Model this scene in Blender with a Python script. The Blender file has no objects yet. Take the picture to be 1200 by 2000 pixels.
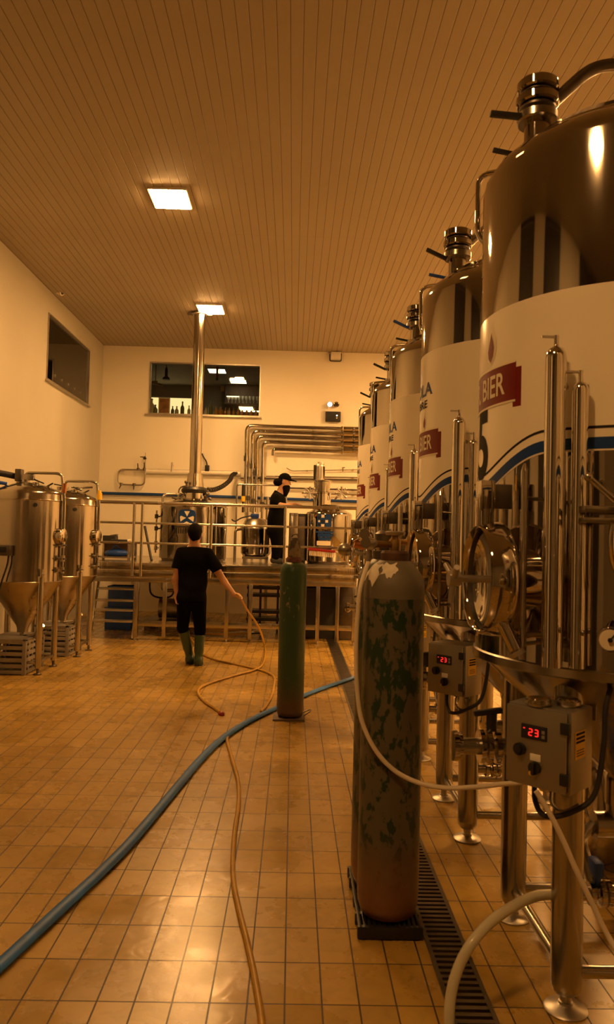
import bpy, bmesh, math, random
import numpy as np
from mathutils import Vector, Matrix
random.seed(7)
PI = math.pi
SC = bpy.context.scene
COL = SC.collection
R_ = math.radians

# ------------------------------------------------------------------ camera geometry
FPX = 1500.0; EYE = 1.55
_c = np.array([(573 - 600) / FPX, -(1050 - 1000) / FPX, 1.0]); _Y = _c / np.linalg.norm(_c)
_u = np.array([math.sin(R_(1.5)), math.cos(R_(1.5)), 0.0]); _Z = _u - (_u @ _Y) * _Y; _Z /= np.linalg.norm(_Z)
_X = -np.cross(_Y, _Z)
_A = np.stack([_X, _Y, _Z])

def at(px, py, y):
    """world point seen at a photograph pixel, at depth y"""
    d = _A @ np.array([(px - 600) / FPX, -(py - 1000) / FPX, 1.0])
    d = d * (y / d[1]); return Vector((d[0], d[1], d[2] + EYE))

def onz(px, py, z=0.0):
    """world point seen at a photograph pixel, on the level z"""
    d = _A @ np.array([(px - 600) / FPX, -(py - 1000) / FPX, 1.0])
    d = d * ((z - EYE) / d[2]); return Vector((d[0], d[1], d[2] + EYE))

def make_camera():
    cd = bpy.data.cameras.new('camera'); cam = bpy.data.objects.new('camera', cd); COL.objects.link(cam)
    cd.sensor_fit = 'VERTICAL'; cd.sensor_height = 36.0; cd.sensor_width = 21.6; cd.lens = 36.0 * FPX / 2000.0
    right = _A @ np.array([1, 0, 0]); up = _A @ np.array([0, 1, 0]); back = _A @ np.array([0, 0, -1])
    m = Matrix(((right[0], up[0], back[0], 0), (right[1], up[1], back[1], 0), (right[2], up[2], back[2], EYE), (0, 0, 0, 1)))
    cam.matrix_world = m
    cd.clip_start = 0.05; cd.clip_end = 100
    cd.dof.use_dof = True; cd.dof.focus_distance = 9.0; cd.dof.aperture_fstop = 5.6
    SC.camera = cam
make_camera()

# ------------------------------------------------------------------ materials
def mat(name, col, rough=0.5, metal=0.0, noise=0.0, nscale=8.0, bump=0.0, bscale=40.0, coat=0.0, emit=None, estr=0.0, rvar=0.0, stretch=(1, 1, 1), spec=0.5):
    m = bpy.data.materials.new(name); m.use_nodes = True
    nt = m.node_tree; b = nt.nodes['Principled BSDF']
    b.inputs['Base Color'].default_value = (*col, 1); b.inputs['Roughness'].default_value = rough
    b.inputs['Metallic'].default_value = metal; b.inputs['Coat Weight'].default_value = coat
    b.inputs['Specular IOR Level'].default_value = spec
    if emit:
        b.inputs['Emission Color'].default_value = (*emit, 1); b.inputs['Emission Strength'].default_value = estr
    tc = mp = None
    def coords():
        nonlocal tc, mp
        if tc is None:
            tc = nt.nodes.new('ShaderNodeTexCoord'); mp = nt.nodes.new('ShaderNodeMapping')
            mp.inputs['Scale'].default_value = stretch
            nt.links.new(tc.outputs['Object'], mp.inputs['Vector'])
        return mp.outputs['Vector']
    if noise or rvar:
        n = nt.nodes.new('ShaderNodeTexNoise'); n.inputs['Scale'].default_value = nscale; n.inputs['Detail'].default_value = 5
        nt.links.new(coords(), n.inputs['Vector'])
        if noise:
            r = nt.nodes.new('ShaderNodeValToRGB')
            r.color_ramp.elements[0].position = 0.3; r.color_ramp.elements[1].position = 0.7
            r.color_ramp.elements[0].color = (*[c * (1 - noise) for c in col], 1)
            r.color_ramp.elements[1].color = (*[min(1, c * (1 + noise)) for c in col], 1)
            nt.links.new(n.outputs['Fac'], r.inputs['Fac']); nt.links.new(r.outputs['Color'], b.inputs['Base Color'])
        if rvar:
            mr = nt.nodes.new('ShaderNodeMapRange'); mr.inputs['From Min'].default_value = .3; mr.inputs['From Max'].default_value = .7
            mr.inputs['To Min'].default_value = max(0.02, rough - rvar); mr.inputs['To Max'].default_value = rough + rvar
            nt.links.new(n.outputs['Fac'], mr.inputs['Value']); nt.links.new(mr.outputs['Result'], b.inputs['Roughness'])
    if bump:
        n2 = nt.nodes.new('ShaderNodeTexNoise'); n2.inputs['Scale'].default_value = bscale; n2.inputs['Detail'].default_value = 3
        nt.links.new(coords(), n2.inputs['Vector'])
        bp = nt.nodes.new('ShaderNodeBump'); bp.inputs['Strength'].default_value = bump; bp.inputs['Distance'].default_value = 0.02
        nt.links.new(n2.outputs['Fac'], bp.inputs['Height']); nt.links.new(bp.outputs['Normal'], b.inputs['Normal'])
    return m

M = {}
M['polished'] = mat('polished_steel', (.52, .48, .42), .055, 1, rvar=.02, nscale=3, bump=.10, bscale=5.0, stretch=(1, 1, .08))
M['satin'] = mat('satin_steel', (.44, .41, .36), .24, 1, rvar=.04, nscale=9, stretch=(1, 1, .2))
M['brushed'] = mat('brushed_steel', (.43, .39, .325), .16, 1, rvar=.05, nscale=14, stretch=(1, 1, .05), bump=.16, bscale=9)
M['dull'] = mat('dull_steel', (.50, .47, .42), .38, 1, noise=.15, nscale=7, rvar=.08)
M['dark_steel'] = mat('dark_steel', (.16, .14, .12), .4, 1, noise=.2)
M['chrome'] = mat('chrome', (.72, .68, .62), .05, 1)
M['wrap'] = mat('cream_vinyl', (.88, .82, .69), .22, 0.0, noise=.04, nscale=2, bump=.006, bscale=2.0, coat=.3)
M['red_vinyl'] = mat('red_vinyl', (.17, .006, .006), .4, noise=.06, spec=.25)
M['cream_print'] = mat('cream_print', (.80, .72, .56), .55, spec=.2)
M['blue_vinyl'] = mat('blue_vinyl', (.013, .05, .20), .4, noise=.08, spec=.25)
M['charcoal_print'] = mat('charcoal_print', (.028, .026, .022), .8, spec=.08)
M['black'] = mat('black_plastic', (.012, .012, .012), .45, noise=.2)
M['rubber'] = mat('black_rubber', (.018, .016, .015), .7)
M['blue_plastic'] = mat('blue_plastic', (.015, .07, .38), .4, noise=.1)
M['yellow'] = mat('yellow_plastic', (.80, .50, .02), .45, noise=.08)
M['redp'] = mat('red_plastic', (.26, .010, .007), .4)
M['white_plastic'] = mat('white_plastic', (.80, .77, .70), .4, noise=.04)
M['grey_plastic'] = mat('grey_plastic', (.23, .21, .19), .6, noise=.15)
M['blue_hose'] = mat('blue_hose', (.012, .115, .40), .5, noise=.25, nscale=18)
M['yellow_hose'] = mat('yellow_hose', (.40, .225, .016), .42, noise=.15, nscale=20)
M['white_hose'] = mat('white_hose', (.72, .64, .50), .4, noise=.06)
M['clear_hose'] = mat('clear_hose', (.55, .52, .38), .25, coat=.5, noise=.08, nscale=14)
M['cloth_black'] = mat('black_cloth', (.0045, .0042, .0042), 1.0, noise=.2, nscale=30, bump=.35, bscale=7, spec=.06)
M['trouser'] = mat('black_trouser_cloth', (.0035, .0032, .0032), 1.0, noise=.2, nscale=30, bump=.3, bscale=8, spec=.05)
M['skin'] = mat('skin', (.46, .25, .14), .5, noise=.08, nscale=20)
M['hair'] = mat('dark_hair', (.005, .0035, .0028), .85, noise=.3, nscale=60, bump=.2, bscale=90, spec=.08)
M['boot'] = mat('green_rubber', (.030, .065, .035), .35, noise=.15)
M['sole'] = mat('boot_sole', (.02, .02, .018), .7)
M['led_red'] = mat('red_led', (.1, 0, 0), .4, emit=(1, .02, .015), estr=1.6)
M['indicator'] = mat('indicator_lamp', (.8, .8, .8), .3, emit=(1, .85, .75), estr=4.0)
M['paper'] = mat('paper', (.75, .68, .55), .7, noise=.12, nscale=25)
M['copper'] = mat('copper_pan', (.55, .24, .12), .3, 1, noise=.1)
M['wood'] = mat('dark_wood', (.12, .07, .035), .55, noise=.3, nscale=6, stretch=(1, 8, 1))
M['bottle_green'] = mat('green_bottle_glass', (.10, .12, .04), .08, noise=.15, coat=.6)
M['bottle_amber'] = mat('amber_bottle_glass', (.30, .14, .03), .08, noise=.15, coat=.6)
M['bottle_pale'] = mat('pale_bottle_glass', (.45, .40, .26), .08, noise=.1, coat=.6)
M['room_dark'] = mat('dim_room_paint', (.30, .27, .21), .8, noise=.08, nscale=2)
M['art'] = mat('poster_print', (.40, .16, .06), .5, noise=.6, nscale=9)

M['wall_left'] = mat('left_wall_dimmed_paint', (.48, .455, .385), .62, noise=.035, nscale=1.1, bump=.05, bscale=60)  # same cream paint, darkened to offset the strong lamp light on this wall
M['wall_front'] = mat('front_wall_darkened_paint', (.20, .17, .12), .6, noise=.08, nscale=2)  # unseen front wall, coloured dark to cut bounce light and dim tank reflections
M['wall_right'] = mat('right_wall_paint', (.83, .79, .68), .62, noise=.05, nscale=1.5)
M['boxsteel'] = mat('box_sheet_steel', (.31, .285, .24), .42, .75, noise=.05, nscale=5)
M['kettle'] = mat('kettle_steel', (.34, .31, .26), .07, 1, rvar=.02, nscale=3, bump=.10, bscale=5.0, stretch=(1, 1, .08))
M['clear_glass'] = mat('clear_drinking_glass', (.80, .74, .58), .06, coat=.8)
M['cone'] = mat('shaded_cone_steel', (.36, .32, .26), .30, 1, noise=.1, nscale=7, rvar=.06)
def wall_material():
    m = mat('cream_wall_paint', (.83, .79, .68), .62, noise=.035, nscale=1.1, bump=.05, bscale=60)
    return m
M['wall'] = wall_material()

def glass_material():
    m = bpy.data.materials.new('window_glass'); m.use_nodes = True; nt = m.node_tree
    for n in list(nt.nodes): nt.nodes.remove(n)
    o = nt.nodes.new('ShaderNodeOutputMaterial'); mix = nt.nodes.new('ShaderNodeMixShader')
    tr = nt.nodes.new('ShaderNodeBsdfTransparent'); gl = nt.nodes.new('ShaderNodeBsdfGlossy'); fr = nt.nodes.new('ShaderNodeFresnel')
    tr.inputs['Color'].default_value = (.82, .84, .80, 1); gl.inputs['Roughness'].default_value = .02; fr.inputs['IOR'].default_value = 1.5
    nt.links.new(fr.outputs[0], mix.inputs[0]); nt.links.new(tr.outputs[0], mix.inputs[1]); nt.links.new(gl.outputs[0], mix.inputs[2])
    nt.links.new(mix.outputs[0], o.inputs['Surface']); return m
M['glass'] = glass_material()

def emission_material(name, col, s):
    return mat(name, (.9, .9, .9), .4, emit=col, estr=s)

def floor_material():
    m = bpy.data.materials.new('glazed_floor_tiles'); m.use_nodes = True; nt = m.node_tree; b = nt.nodes['Principled BSDF']; L = nt.links.new
    tc = nt.nodes.new('ShaderNodeTexCoord'); mp = nt.nodes.new('ShaderNodeMapping')
    mp.inputs['Location'].default_value = (-.012 + 124.5 * .1245 * 0, -2.857, 0)
    L(tc.outputs['Object'], mp.inputs['Vector'])
    br = nt.nodes.new('ShaderNodeTexBrick'); br.offset = 0.0; br.squash = 1.0
    for k, v in {'Scale': 1.0, 'Mortar Size': .0032, 'Mortar Smooth': .25, 'Bias': 0.0, 'Brick Width': .1245, 'Row Height': .2505}.items(): br.inputs[k].default_value = v
    br.inputs['Color1'].default_value = (.42, .262, .050, 1); br.inputs['Color2'].default_value = (.35, .214, .039, 1); br.inputs['Mortar'].default_value = (.045, .024, .010, 1)
    L(mp.outputs[0], br.inputs['Vector'])
    n = nt.nodes.new('ShaderNodeTexNoise'); n.inputs['Scale'].default_value = 2.2; n.inputs['Detail'].default_value = 9; n.inputs['Roughness'].default_value = .65; L(tc.outputs['Object'], n.inputs['Vector'])
    n2 = nt.nodes.new('ShaderNodeTexNoise'); n2.inputs['Scale'].default_value = 11; n2.inputs['Detail'].default_value = 7; n2.inputs['Distortion'].default_value = 1.2; L(tc.outputs['Object'], n2.inputs['Vector'])
    r = nt.nodes.new('ShaderNodeMapRange'); r.inputs['From Min'].default_value = .32; r.inputs['From Max'].default_value = .62; r.inputs['To Min'].default_value = .93; r.inputs['To Max'].default_value = 1.03; L(n.outputs['Fac'], r.inputs['Value'])
    r2 = nt.nodes.new('ShaderNodeMapRange'); r2.inputs['From Min'].default_value = .30; r2.inputs['From Max'].default_value = .55; r2.inputs['To Min'].default_value = .86; r2.inputs['To Max'].default_value = 1.03; L(n2.outputs['Fac'], r2.inputs['Value'])
    mu = nt.nodes.new('ShaderNodeMath'); mu.operation = 'MULTIPLY'; L(r.outputs[0], mu.inputs[0]); L(r2.outputs[0], mu.inputs[1])
    vm = nt.nodes.new('ShaderNodeVectorMath'); vm.operation = 'SCALE'; L(br.outputs['Color'], vm.inputs[0]); L(mu.outputs[0], vm.inputs['Scale'])
    L(vm.outputs[0], b.inputs['Base Color'])
    rr = nt.nodes.new('ShaderNodeMapRange'); rr.inputs['From Min'].default_value = .35; rr.inputs['From Max'].default_value = .65; rr.inputs['To Min'].default_value = .16; rr.inputs['To Max'].default_value = .40; L(n.outputs['Fac'], rr.inputs['Value'])
    ra = nt.nodes.new('ShaderNodeMath'); ra.operation = 'MULTIPLY_ADD'; ra.inputs[1].default_value = .35; L(br.outputs['Fac'], ra.inputs[0]); L(rr.outputs[0], ra.inputs[2]); L(ra.outputs[0], b.inputs['Roughness'])
    iv = nt.nodes.new('ShaderNodeMath'); iv.operation = 'MULTIPLY_ADD'; iv.inputs[1].default_value = -1.0; iv.inputs[2].default_value = 1.0; L(br.outputs['Fac'], iv.inputs[0])
    ad = nt.nodes.new('ShaderNodeMath'); ad.operation = 'MULTIPLY_ADD'; ad.inputs[1].default_value = .35; L(n2.outputs['Fac'], ad.inputs[0]); L(iv.outputs[0], ad.inputs[2])
    b.inputs['Coat Weight'].default_value = .35; b.inputs['Coat Roughness'].default_value = .22; b.inputs['Coat IOR'].default_value = 1.55
    bp = nt.nodes.new('ShaderNodeBump'); bp.inputs['Strength'].default_value = .85; bp.inputs['Distance'].default_value = .006; L(ad.outputs[0], bp.inputs['Height']); L(bp.outputs[0], b.inputs['Normal'])
    return m
M['floor'] = floor_material()

def ceiling_material():
    m = bpy.data.materials.new('white_ceiling_boards'); m.use_nodes = True; nt = m.node_tree; b = nt.nodes['Principled BSDF']; L = nt.links.new
    tc = nt.nodes.new('ShaderNodeTexCoord'); sp = nt.nodes.new('ShaderNodeSeparateXYZ'); L(tc.outputs['Object'], sp.inputs[0])
    def math_(op, a, bb=None, c=None):
        n = nt.nodes.new('ShaderNodeMath'); n.operation = op
        for i, v in enumerate((a, bb, c)):
            if v is None: continue
            if isinstance(v, (int, float)): n.inputs[i].default_value = v
            else: L(v, n.inputs[i])
        return n.outputs[0]
    f = math_('FRACT', math_('MULTIPLY', math_('ADD', sp.outputs['X'], 50.02), 10.0))
    dist = math_('ABSOLUTE', math_('SUBTRACT', f, .5))          # .5 at groove
    g = nt.nodes.new('ShaderNodeMapRange'); g.inputs['From Min'].default_value = .445; g.inputs['From Max'].default_value = .475; L(dist, g.inputs['Value'])
    # transverse joints every 6 m
    fy = math_('ABSOLUTE', math_('SUBTRACT', math_('FRACT', math_('MULTIPLY', math_('ADD', sp.outputs['Y'], 2.45), 1 / 6.0)), .5))
    gy = nt.nodes.new('ShaderNodeMapRange'); gy.inputs['From Min'].default_value = .4990; gy.inputs['From Max'].default_value = .4996; gy.inputs['To Max'].default_value = .25; L(fy, gy.inputs['Value'])
    mx = math_('MAXIMUM', g.outputs[0], gy.outputs[0])
    n = nt.nodes.new('ShaderNodeTexNoise'); n.inputs['Scale'].default_value = .7; n.inputs['Detail'].default_value = 4; L(tc.outputs['Object'], n.inputs['Vector'])
    r = nt.nodes.new('ShaderNodeMapRange'); r.inputs['To Min'].default_value = .88; r.inputs['To Max'].default_value = 1.06; L(n.outputs['Fac'], r.inputs['Value'])
    mixc = nt.nodes.new('ShaderNodeMix'); mixc.data_type = 'RGBA'; L(mx, mixc.inputs[0])
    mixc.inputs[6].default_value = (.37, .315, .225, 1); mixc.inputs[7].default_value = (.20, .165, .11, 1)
    vm = nt.nodes.new('ShaderNodeVectorMath'); vm.operation = 'SCALE'; L(mixc.outputs[2], vm.inputs[0]); L(r.outputs[0], vm.inputs['Scale']); L(vm.outputs[0], b.inputs['Base Color'])
    b.inputs['Roughness'].default_value = .6
    h = math_('SUBTRACT', 1.0, g.outputs[0]); bp = nt.nodes.new('ShaderNodeBump'); bp.inputs['Strength'].default_value = .9; bp.inputs['Distance'].default_value = .006; L(h, bp.inputs['Height']); L(bp.outputs[0], b.inputs['Normal'])
    return m
M['ceiling'] = ceiling_material()

def cylinder_paint(name, base, flake, rust, thr, height):
    """worn gas-cylinder paint: flaked patches of an older coat, rust creeping up from the foot"""
    m = bpy.data.materials.new(name); m.use_nodes = True; nt = m.node_tree; b = nt.nodes['Principled BSDF']; L = nt.links.new
    tc = nt.nodes.new('ShaderNodeTexCoord'); mp = nt.nodes.new('ShaderNodeMapping'); mp.inputs['Scale'].default_value = (1.25, 1.25, .6); L(tc.outputs['Object'], mp.inputs[0])
    n = nt.nodes.new('ShaderNodeTexNoise'); n.inputs['Scale'].default_value = 20; n.inputs['Detail'].default_value = 8; n.inputs['Roughness'].default_value = .66; n.inputs['Distortion'].default_value = .35; L(mp.outputs[0], n.inputs['Vector'])
    big = nt.nodes.new('ShaderNodeTexNoise'); big.inputs['Scale'].default_value = 5.5; big.inputs['Detail'].default_value = 2; L(tc.outputs['Object'], big.inputs['Vector'])
    s = nt.nodes.new('ShaderNodeMath'); s.operation = 'MULTIPLY_ADD'; s.inputs[1].default_value = .38; L(big.outputs['Fac'], s.inputs[0]); L(n.outputs['Fac'], s.inputs[2])
    t = nt.nodes.new('ShaderNodeMapRange'); t.inputs['From Min'].default_value = thr; t.inputs['From Max'].default_value = thr + .02; L(s.outputs[0], t.inputs['Value'])
    mx = nt.nodes.new('ShaderNodeMix'); mx.data_type = 'RGBA'; mx.inputs[6].default_value = (*base, 1); mx.inputs[7].default_value = (*flake, 1); L(t.outputs[0], mx.inputs[0])
    sp = nt.nodes.new('ShaderNodeSeparateXYZ'); L(tc.outputs['Object'], sp.inputs[0])
    a = nt.nodes.new('ShaderNodeMath'); a.operation = 'MULTIPLY_ADD'; a.inputs[1].default_value = -.30; L(n.outputs['Fac'], a.inputs[0]); L(sp.outputs['Z'], a.inputs[2])
    t2 = nt.nodes.new('ShaderNodeMapRange'); t2.inputs['From Min'].default_value = height * -.05; t2.inputs['From Max'].default_value = height * .13; t2.inputs['To Min'].default_value = .9; t2.inputs['To Max'].default_value = 0; L(a.outputs[0], t2.inputs['Value'])
    mx2 = nt.nodes.new('ShaderNodeMix'); mx2.data_type = 'RGBA'; mx2.inputs[7].default_value = (*rust, 1); L(t2.outputs[0], mx2.inputs[0]); L(mx.outputs[2], mx2.inputs[6])
    L(mx2.outputs[2], b.inputs['Base Color']); b.inputs['Roughness'].default_value = .42
    bp = nt.nodes.new('ShaderNodeBump'); bp.inputs['Strength'].default_value = .2; bp.inputs['Distance'].default_value = .003; L(t.outputs[0], bp.inputs['Height']); L(bp.outputs[0], b.inputs['Normal'])
    return m
M['cyl_grey'] = cylinder_paint('worn_grey_cylinder_paint', (.105, .088, .058), (.010, .036, .011), (.20, .085, .028), .715, 1.4)
M['cyl_green'] = cylinder_paint('chipped_green_cylinder_paint', (.028, .070, .032), (.26, .20, .11), (.10, .055, .03), .845, 1.3)

# ------------------------------------------------------------------ mesh building
class MB:
    def __init__(self): self.v = []; self.f = []; self.s = []
    def _add(self, vs, fs, smooth=True):
        o = len(self.v); self.v += [tuple(map(float, p)) for p in vs]
        self.f += [tuple(i + o for i in f) for f in fs]; self.s += [smooth] * len(fs); return self
    def box(self, c, s, rot=None, bev=0.0):
        if bev > 0:
            bm = bmesh.new(); bmesh.ops.create_cube(bm, size=1.0)
            for v in bm.verts: v.co = Vector((v.co.x * s[0], v.co.y * s[1], v.co.z * s[2]))
            bmesh.ops.bevel(bm, geom=list(bm.edges), offset=min(bev, .45 * min(s)), segments=2, affect='EDGES', profile=.6)
            vs = [v.co.copy() for v in bm.verts]; bm.verts.index_update(); fs = [tuple(v.index for v in f.verts) for f in bm.faces]; bm.free()
        else:
            x, y, z = s[0] / 2, s[1] / 2, s[2] / 2
            vs = [Vector((a, b, c_)) for c_ in (-z, z) for b in (-y, y) for a in (-x, x)]
            fs = [(0, 2, 3, 1), (4, 5, 7, 6), (0, 1, 5, 4), (2, 6, 7, 3), (0, 4, 6, 2), (1, 3, 7, 5)]
        if rot is not None: vs = [rot @ v for v in vs]
        c = Vector(c); return self._add([v + c for v in vs], fs, bev > 0)
    def cyl(self, a, b, r, r2=None, seg=20, caps=True):
        a = Vector(a); b = Vector(b); r2 = r if r2 is None else r2
        d = (b - a).normalized(); u = d.orthogonal().normalized(); w = d.cross(u)
        vs = []
        for p, rr in ((a, r), (b, r2)):
            for i in range(seg):
                t = 2 * PI * i / seg; vs.append(p + (u * math.cos(t) + w * math.sin(t)) * rr)
        fs = [(i, (i + 1) % seg, seg + (i + 1) % seg, seg + i) for i in range(seg)]
        if caps: fs += [tuple(range(seg - 1, -1, -1)), tuple(range(seg, 2 * seg))]
        return self._add(vs, fs)
    def lathe(self, prof, seg=48, origin=(0, 0, 0), axis=None, closed=False):
        """prof: list of (r, z) swept round the axis"""
        o = Vector(origin); q = Vector((0, 0, 1)).rotation_difference(Vector(axis)) if axis is not None else None
        vs = []; fs = []; rings = []
        for r, z in prof:
            if r < 1e-6:
                rings.append([len(vs)]); vs.append(Vector((0, 0, z)))
            else:
                rings.append(list(range(len(vs), len(vs) + seg)))
                vs += [Vector((r * math.cos(2 * PI * i / seg), r * math.sin(2 * PI * i / seg), z)) for i in range(seg)]
        n = len(rings)
        for k in range(n if closed else n - 1):
            A, B = rings[k], rings[(k + 1) % n]
            for i in range(seg):
                j = (i + 1) % seg
                if len(A) == 1 and len(B) == 1: continue
                if len(A) == 1: fs.append((A[0], B[j], B[i]))
                elif len(B) == 1: fs.append((A[i], A[j], B[0]))
                else: fs.append((A[i], A[j], B[j], B[i]))
        if q is not None: vs = [q @ v for v in vs]
        return self._add([v + o for v in vs], fs)
    def tube(self, pts, r, seg=10, smooth_n=0, flat=None, caps=True):
        """sweep a round (or flat=(w,h)) section along pts"""
        P = [Vector(p) for p in pts]
        if smooth_n: P = catmull(P, smooth_n)
        n = len(P); T = [(P[min(i + 1, n - 1)] - P[max(i - 1, 0)]).normalized() for i in range(n)]
        vs = []; u = None
        for i in range(n):
            t = T[i]
            if flat:
                u = t.cross(Vector((0, 0, 1)));
                u = u.normalized() if u.length > 1e-5 else Vector((1, 0, 0))
            elif u is None: u = t.orthogonal().normalized()
            else:
                u = u - t * u.dot(t); u = u.normalized() if u.length > 1e-6 else t.orthogonal().normalized()
            w = u.cross(t) if flat else t.cross(u)
            ru, rw = (flat[0] / 2, flat[1] / 2) if flat else (r, r)
            for k in range(seg):
                a = 2 * PI * k / seg; vs.append(P[i] + u * (ru * math.cos(a)) + w * (rw * math.sin(a)))
        fs = [(i * seg + k, i * seg + (k + 1) % seg, (i + 1) * seg + (k + 1) % seg, (i + 1) * seg + k) for i in range(n - 1) for k in range(seg)]
        if caps: fs += [tuple(range(seg - 1, -1, -1)), tuple(range((n - 1) * seg, n * seg))]
        return self._add(vs, fs)
    def ell(self, c, r, seg=16, rings=10, rot=None):
        c = Vector(c); vs = [Vector((0, 0, -r[2]))]; fs = []
        for j in range(1, rings):
            a = -PI / 2 + PI * j / rings
            vs += [Vector((r[0] * math.cos(a) * math.cos(2 * PI * i / seg), r[1] * math.cos(a) * math.sin(2 * PI * i / seg), r[2] * math.sin(a))) for i in range(seg)]
        vs.append(Vector((0, 0, r[2]))); top = len(vs) - 1
        for i in range(seg):
            j = (i + 1) % seg; fs.append((0, 1 + j, 1 + i)); fs.append((top, 1 + (rings - 2) * seg + i, 1 + (rings - 2) * seg + j))
            for k in range(rings - 2): fs.append((1 + k * seg + i, 1 + k * seg + j, 1 + (k + 1) * seg + j, 1 + (k + 1) * seg + i))
        if rot is not None: vs = [rot @ v for v in vs]
        return self._add([v + c for v in vs], fs)
    def prism(self, outline, depth, M4):
        """extrude a 2-D outline (x,y) by depth along local z, placed by matrix"""
        n = len(outline); vs = [M4 @ Vector((x, y, 0)) for x, y in outline] + [M4 @ Vector((x, y, depth)) for x, y in outline]
        fs = [tuple(range(n - 1, -1, -1)), tuple(range(n, 2 * n))] + [(i, (i + 1) % n, n + (i + 1) % n, n + i) for i in range(n)]
        return self._add(vs, fs, False)
    def raw(self, vs, fs, smooth=True): return self._add(vs, fs, smooth)
    def build(self, name, material, parent=None, angle=38, world=False):
        me = bpy.data.meshes.new(name)
        off = Vector(parent.matrix_world.translation) if (parent is not None and world) else Vector((0, 0, 0))
        if parent is not None and world:
            off = total_loc(parent)
        me.from_pydata([(v[0] - off.x, v[1] - off.y, v[2] - off.z) for v in self.v], [], self.f)
        bm = bmesh.new(); bm.from_mesh(me); bmesh.ops.recalc_face_normals(bm, faces=bm.faces); bm.to_mesh(me); bm.free()
        me.polygons.foreach_set('use_smooth', self.s)
        me.set_sharp_from_angle(angle=R_(angle))
        me.materials.append(material)
        o = bpy.data.objects.new(name, me); COL.objects.link(o)
        if parent is not None: o.parent = parent
        return o

def total_loc(o):
    v = Vector(o.location)
    while o.parent is not None: o = o.parent; v += o.location
    return v

def catmull(P, n):
    out = []
    for i in range(len(P) - 1):
        p0 = P[max(i - 1, 0)]; p1 = P[i]; p2 = P[i + 1]; p3 = P[min(i + 2, len(P) - 1)]
        for k in range(n):
            t = k / n; out.append(.5 * ((2 * p1) + (p2 - p0) * t + (2 * p0 - 5 * p1 + 4 * p2 - p3) * t * t + (3 * p1 - p0 - 3 * p2 + p3) * t ** 3))
    out.append(P[-1]); return out

def bend(pts, r, n=6):
    """polyline with rounded corners of radius r"""
    P = [Vector(p) for p in pts]; out = [P[0]]
    for i in range(1, len(P) - 1):
        a = (P[i - 1] - P[i]); b = (P[i + 1] - P[i]); la, lb = a.length, b.length
        k = min(r, la * .45, lb * .45); a = a.normalized() * k; b = b.normalized() * k
        p0, p1, p2 = P[i] + a, P[i], P[i] + b
        for j in range(n + 1):
            t = j / n; out.append(p0 * (1 - t) ** 2 + p1 * 2 * t * (1 - t) + p2 * t * t)
    out.append(P[-1]); return out

def thing(name, label, cat, loc=(0, 0, 0), group=None, rotz=0.0):
    o = bpy.data.objects.new(name, None); COL.objects.link(o); o.location = loc; o.rotation_euler = (0, 0, rotz)
    o.empty_display_size = .1
    o['label'] = label; o['category'] = cat
    if group: o['group'] = group
    return o

def tag(o, label, cat, group=None):
    o['label'] = label; o['category'] = cat
    if group: o['group'] = group
    return o

def struct(o): o['kind'] = 'structure'; return o

def copy_tree(o, parent=None):
    c = o.copy(); COL.objects.link(c)
    if parent is not None: c.parent = parent
    for ch in [x for x in bpy.data.objects if x.parent == o]:
        copy_tree(ch, c)
    return c

def text_geom(s, size, bold=0.0, sx=1.0):
    cu = bpy.data.curves.new('lettering', 'FONT'); cu.body = s; cu.size = size; cu.align_x = 'CENTER'; cu.align_y = 'CENTER'; cu.offset = bold; cu.resolution_u = 4
    ob = bpy.data.objects.new('lettering', cu); COL.objects.link(ob)
    dg = bpy.context.evaluated_depsgraph_get(); me = bpy.data.meshes.new_from_object(ob.evaluated_get(dg))
    bpy.data.objects.remove(ob); bpy.data.curves.remove(cu)
    bm = bmesh.new(); bm.from_mesh(me); bpy.data.meshes.remove(me)
    for v in bm.verts: v.co.x *= sx
    return bm

def wrap_on_cylinder(bm, R, z0, th0=0.0, thick=.0012):
    """bend flat lettering (x along, y up) round a cylinder; th measured from -X towards -Y"""
    xs = [v.co.x for v in bm.verts]; lo, hi = min(xs), max(xs); n = max(2, int((hi - lo) / .02))
    for i in range(1, n):
        x = lo + (hi - lo) * i / n
        bmesh.ops.bisect_plane(bm, geom=list(bm.verts) + list(bm.edges) + list(bm.faces), plane_co=(x, 0, 0), plane_no=(1, 0, 0))
    mb = MB(); bm.verts.index_update()
    def pt(v, r):
        t = th0 + v.co.x / R; return (-r * math.cos(t), -r * math.sin(t), z0 + v.co.y)
    vs = [pt(v, R + thick) for v in bm.verts]; fs = [tuple(v.index for v in f.verts) for f in bm.faces]
    mb.raw(vs, fs, True); bm.free(); return mb

def outline_bm(outline):
    bm = bmesh.new(); bm.faces.new([bm.verts.new((x, y, 0)) for x, y in outline]); return bm

def shell_patch(R, th0, th1, zlo, zhi, n=48, thick=.002):
    """curved panel on a cylinder; zlo/zhi numbers or functions of th (degrees)"""
    f0 = zlo if callable(zlo) else (lambda t: zlo); f1 = zhi if callable(zhi) else (lambda t: zhi)
    vs = []; fs = []
    for i in range(n + 1):
        d = th0 + (th1 - th0) * i / n; t = R_(d); c, s = -math.cos(t), -math.sin(t)
        for r, z in ((R, f0(d)), (R + thick, f0(d)), (R + thick, f1(d)), (R, f1(d))): vs.append((r * c, r * s, z))
    for i in range(n):
        a, b = 4 * i, 4 * i + 4
        for k in range(4): fs.append((a + k, b + k, b + (k + 1) % 4, a + (k + 1) % 4))
    fs += [(0, 1, 2, 3), (4 * n + 3, 4 * n + 2, 4 * n + 1, 4 * n)]
    return MB().raw(vs, fs, True)
# ------------------------------------------------------------------ the room
XL, XR, YB, YF, ZC = -3.94, 5.7, 15.5, -4.0, 5.34
LAMP = (1.0, .50, .155)

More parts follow.
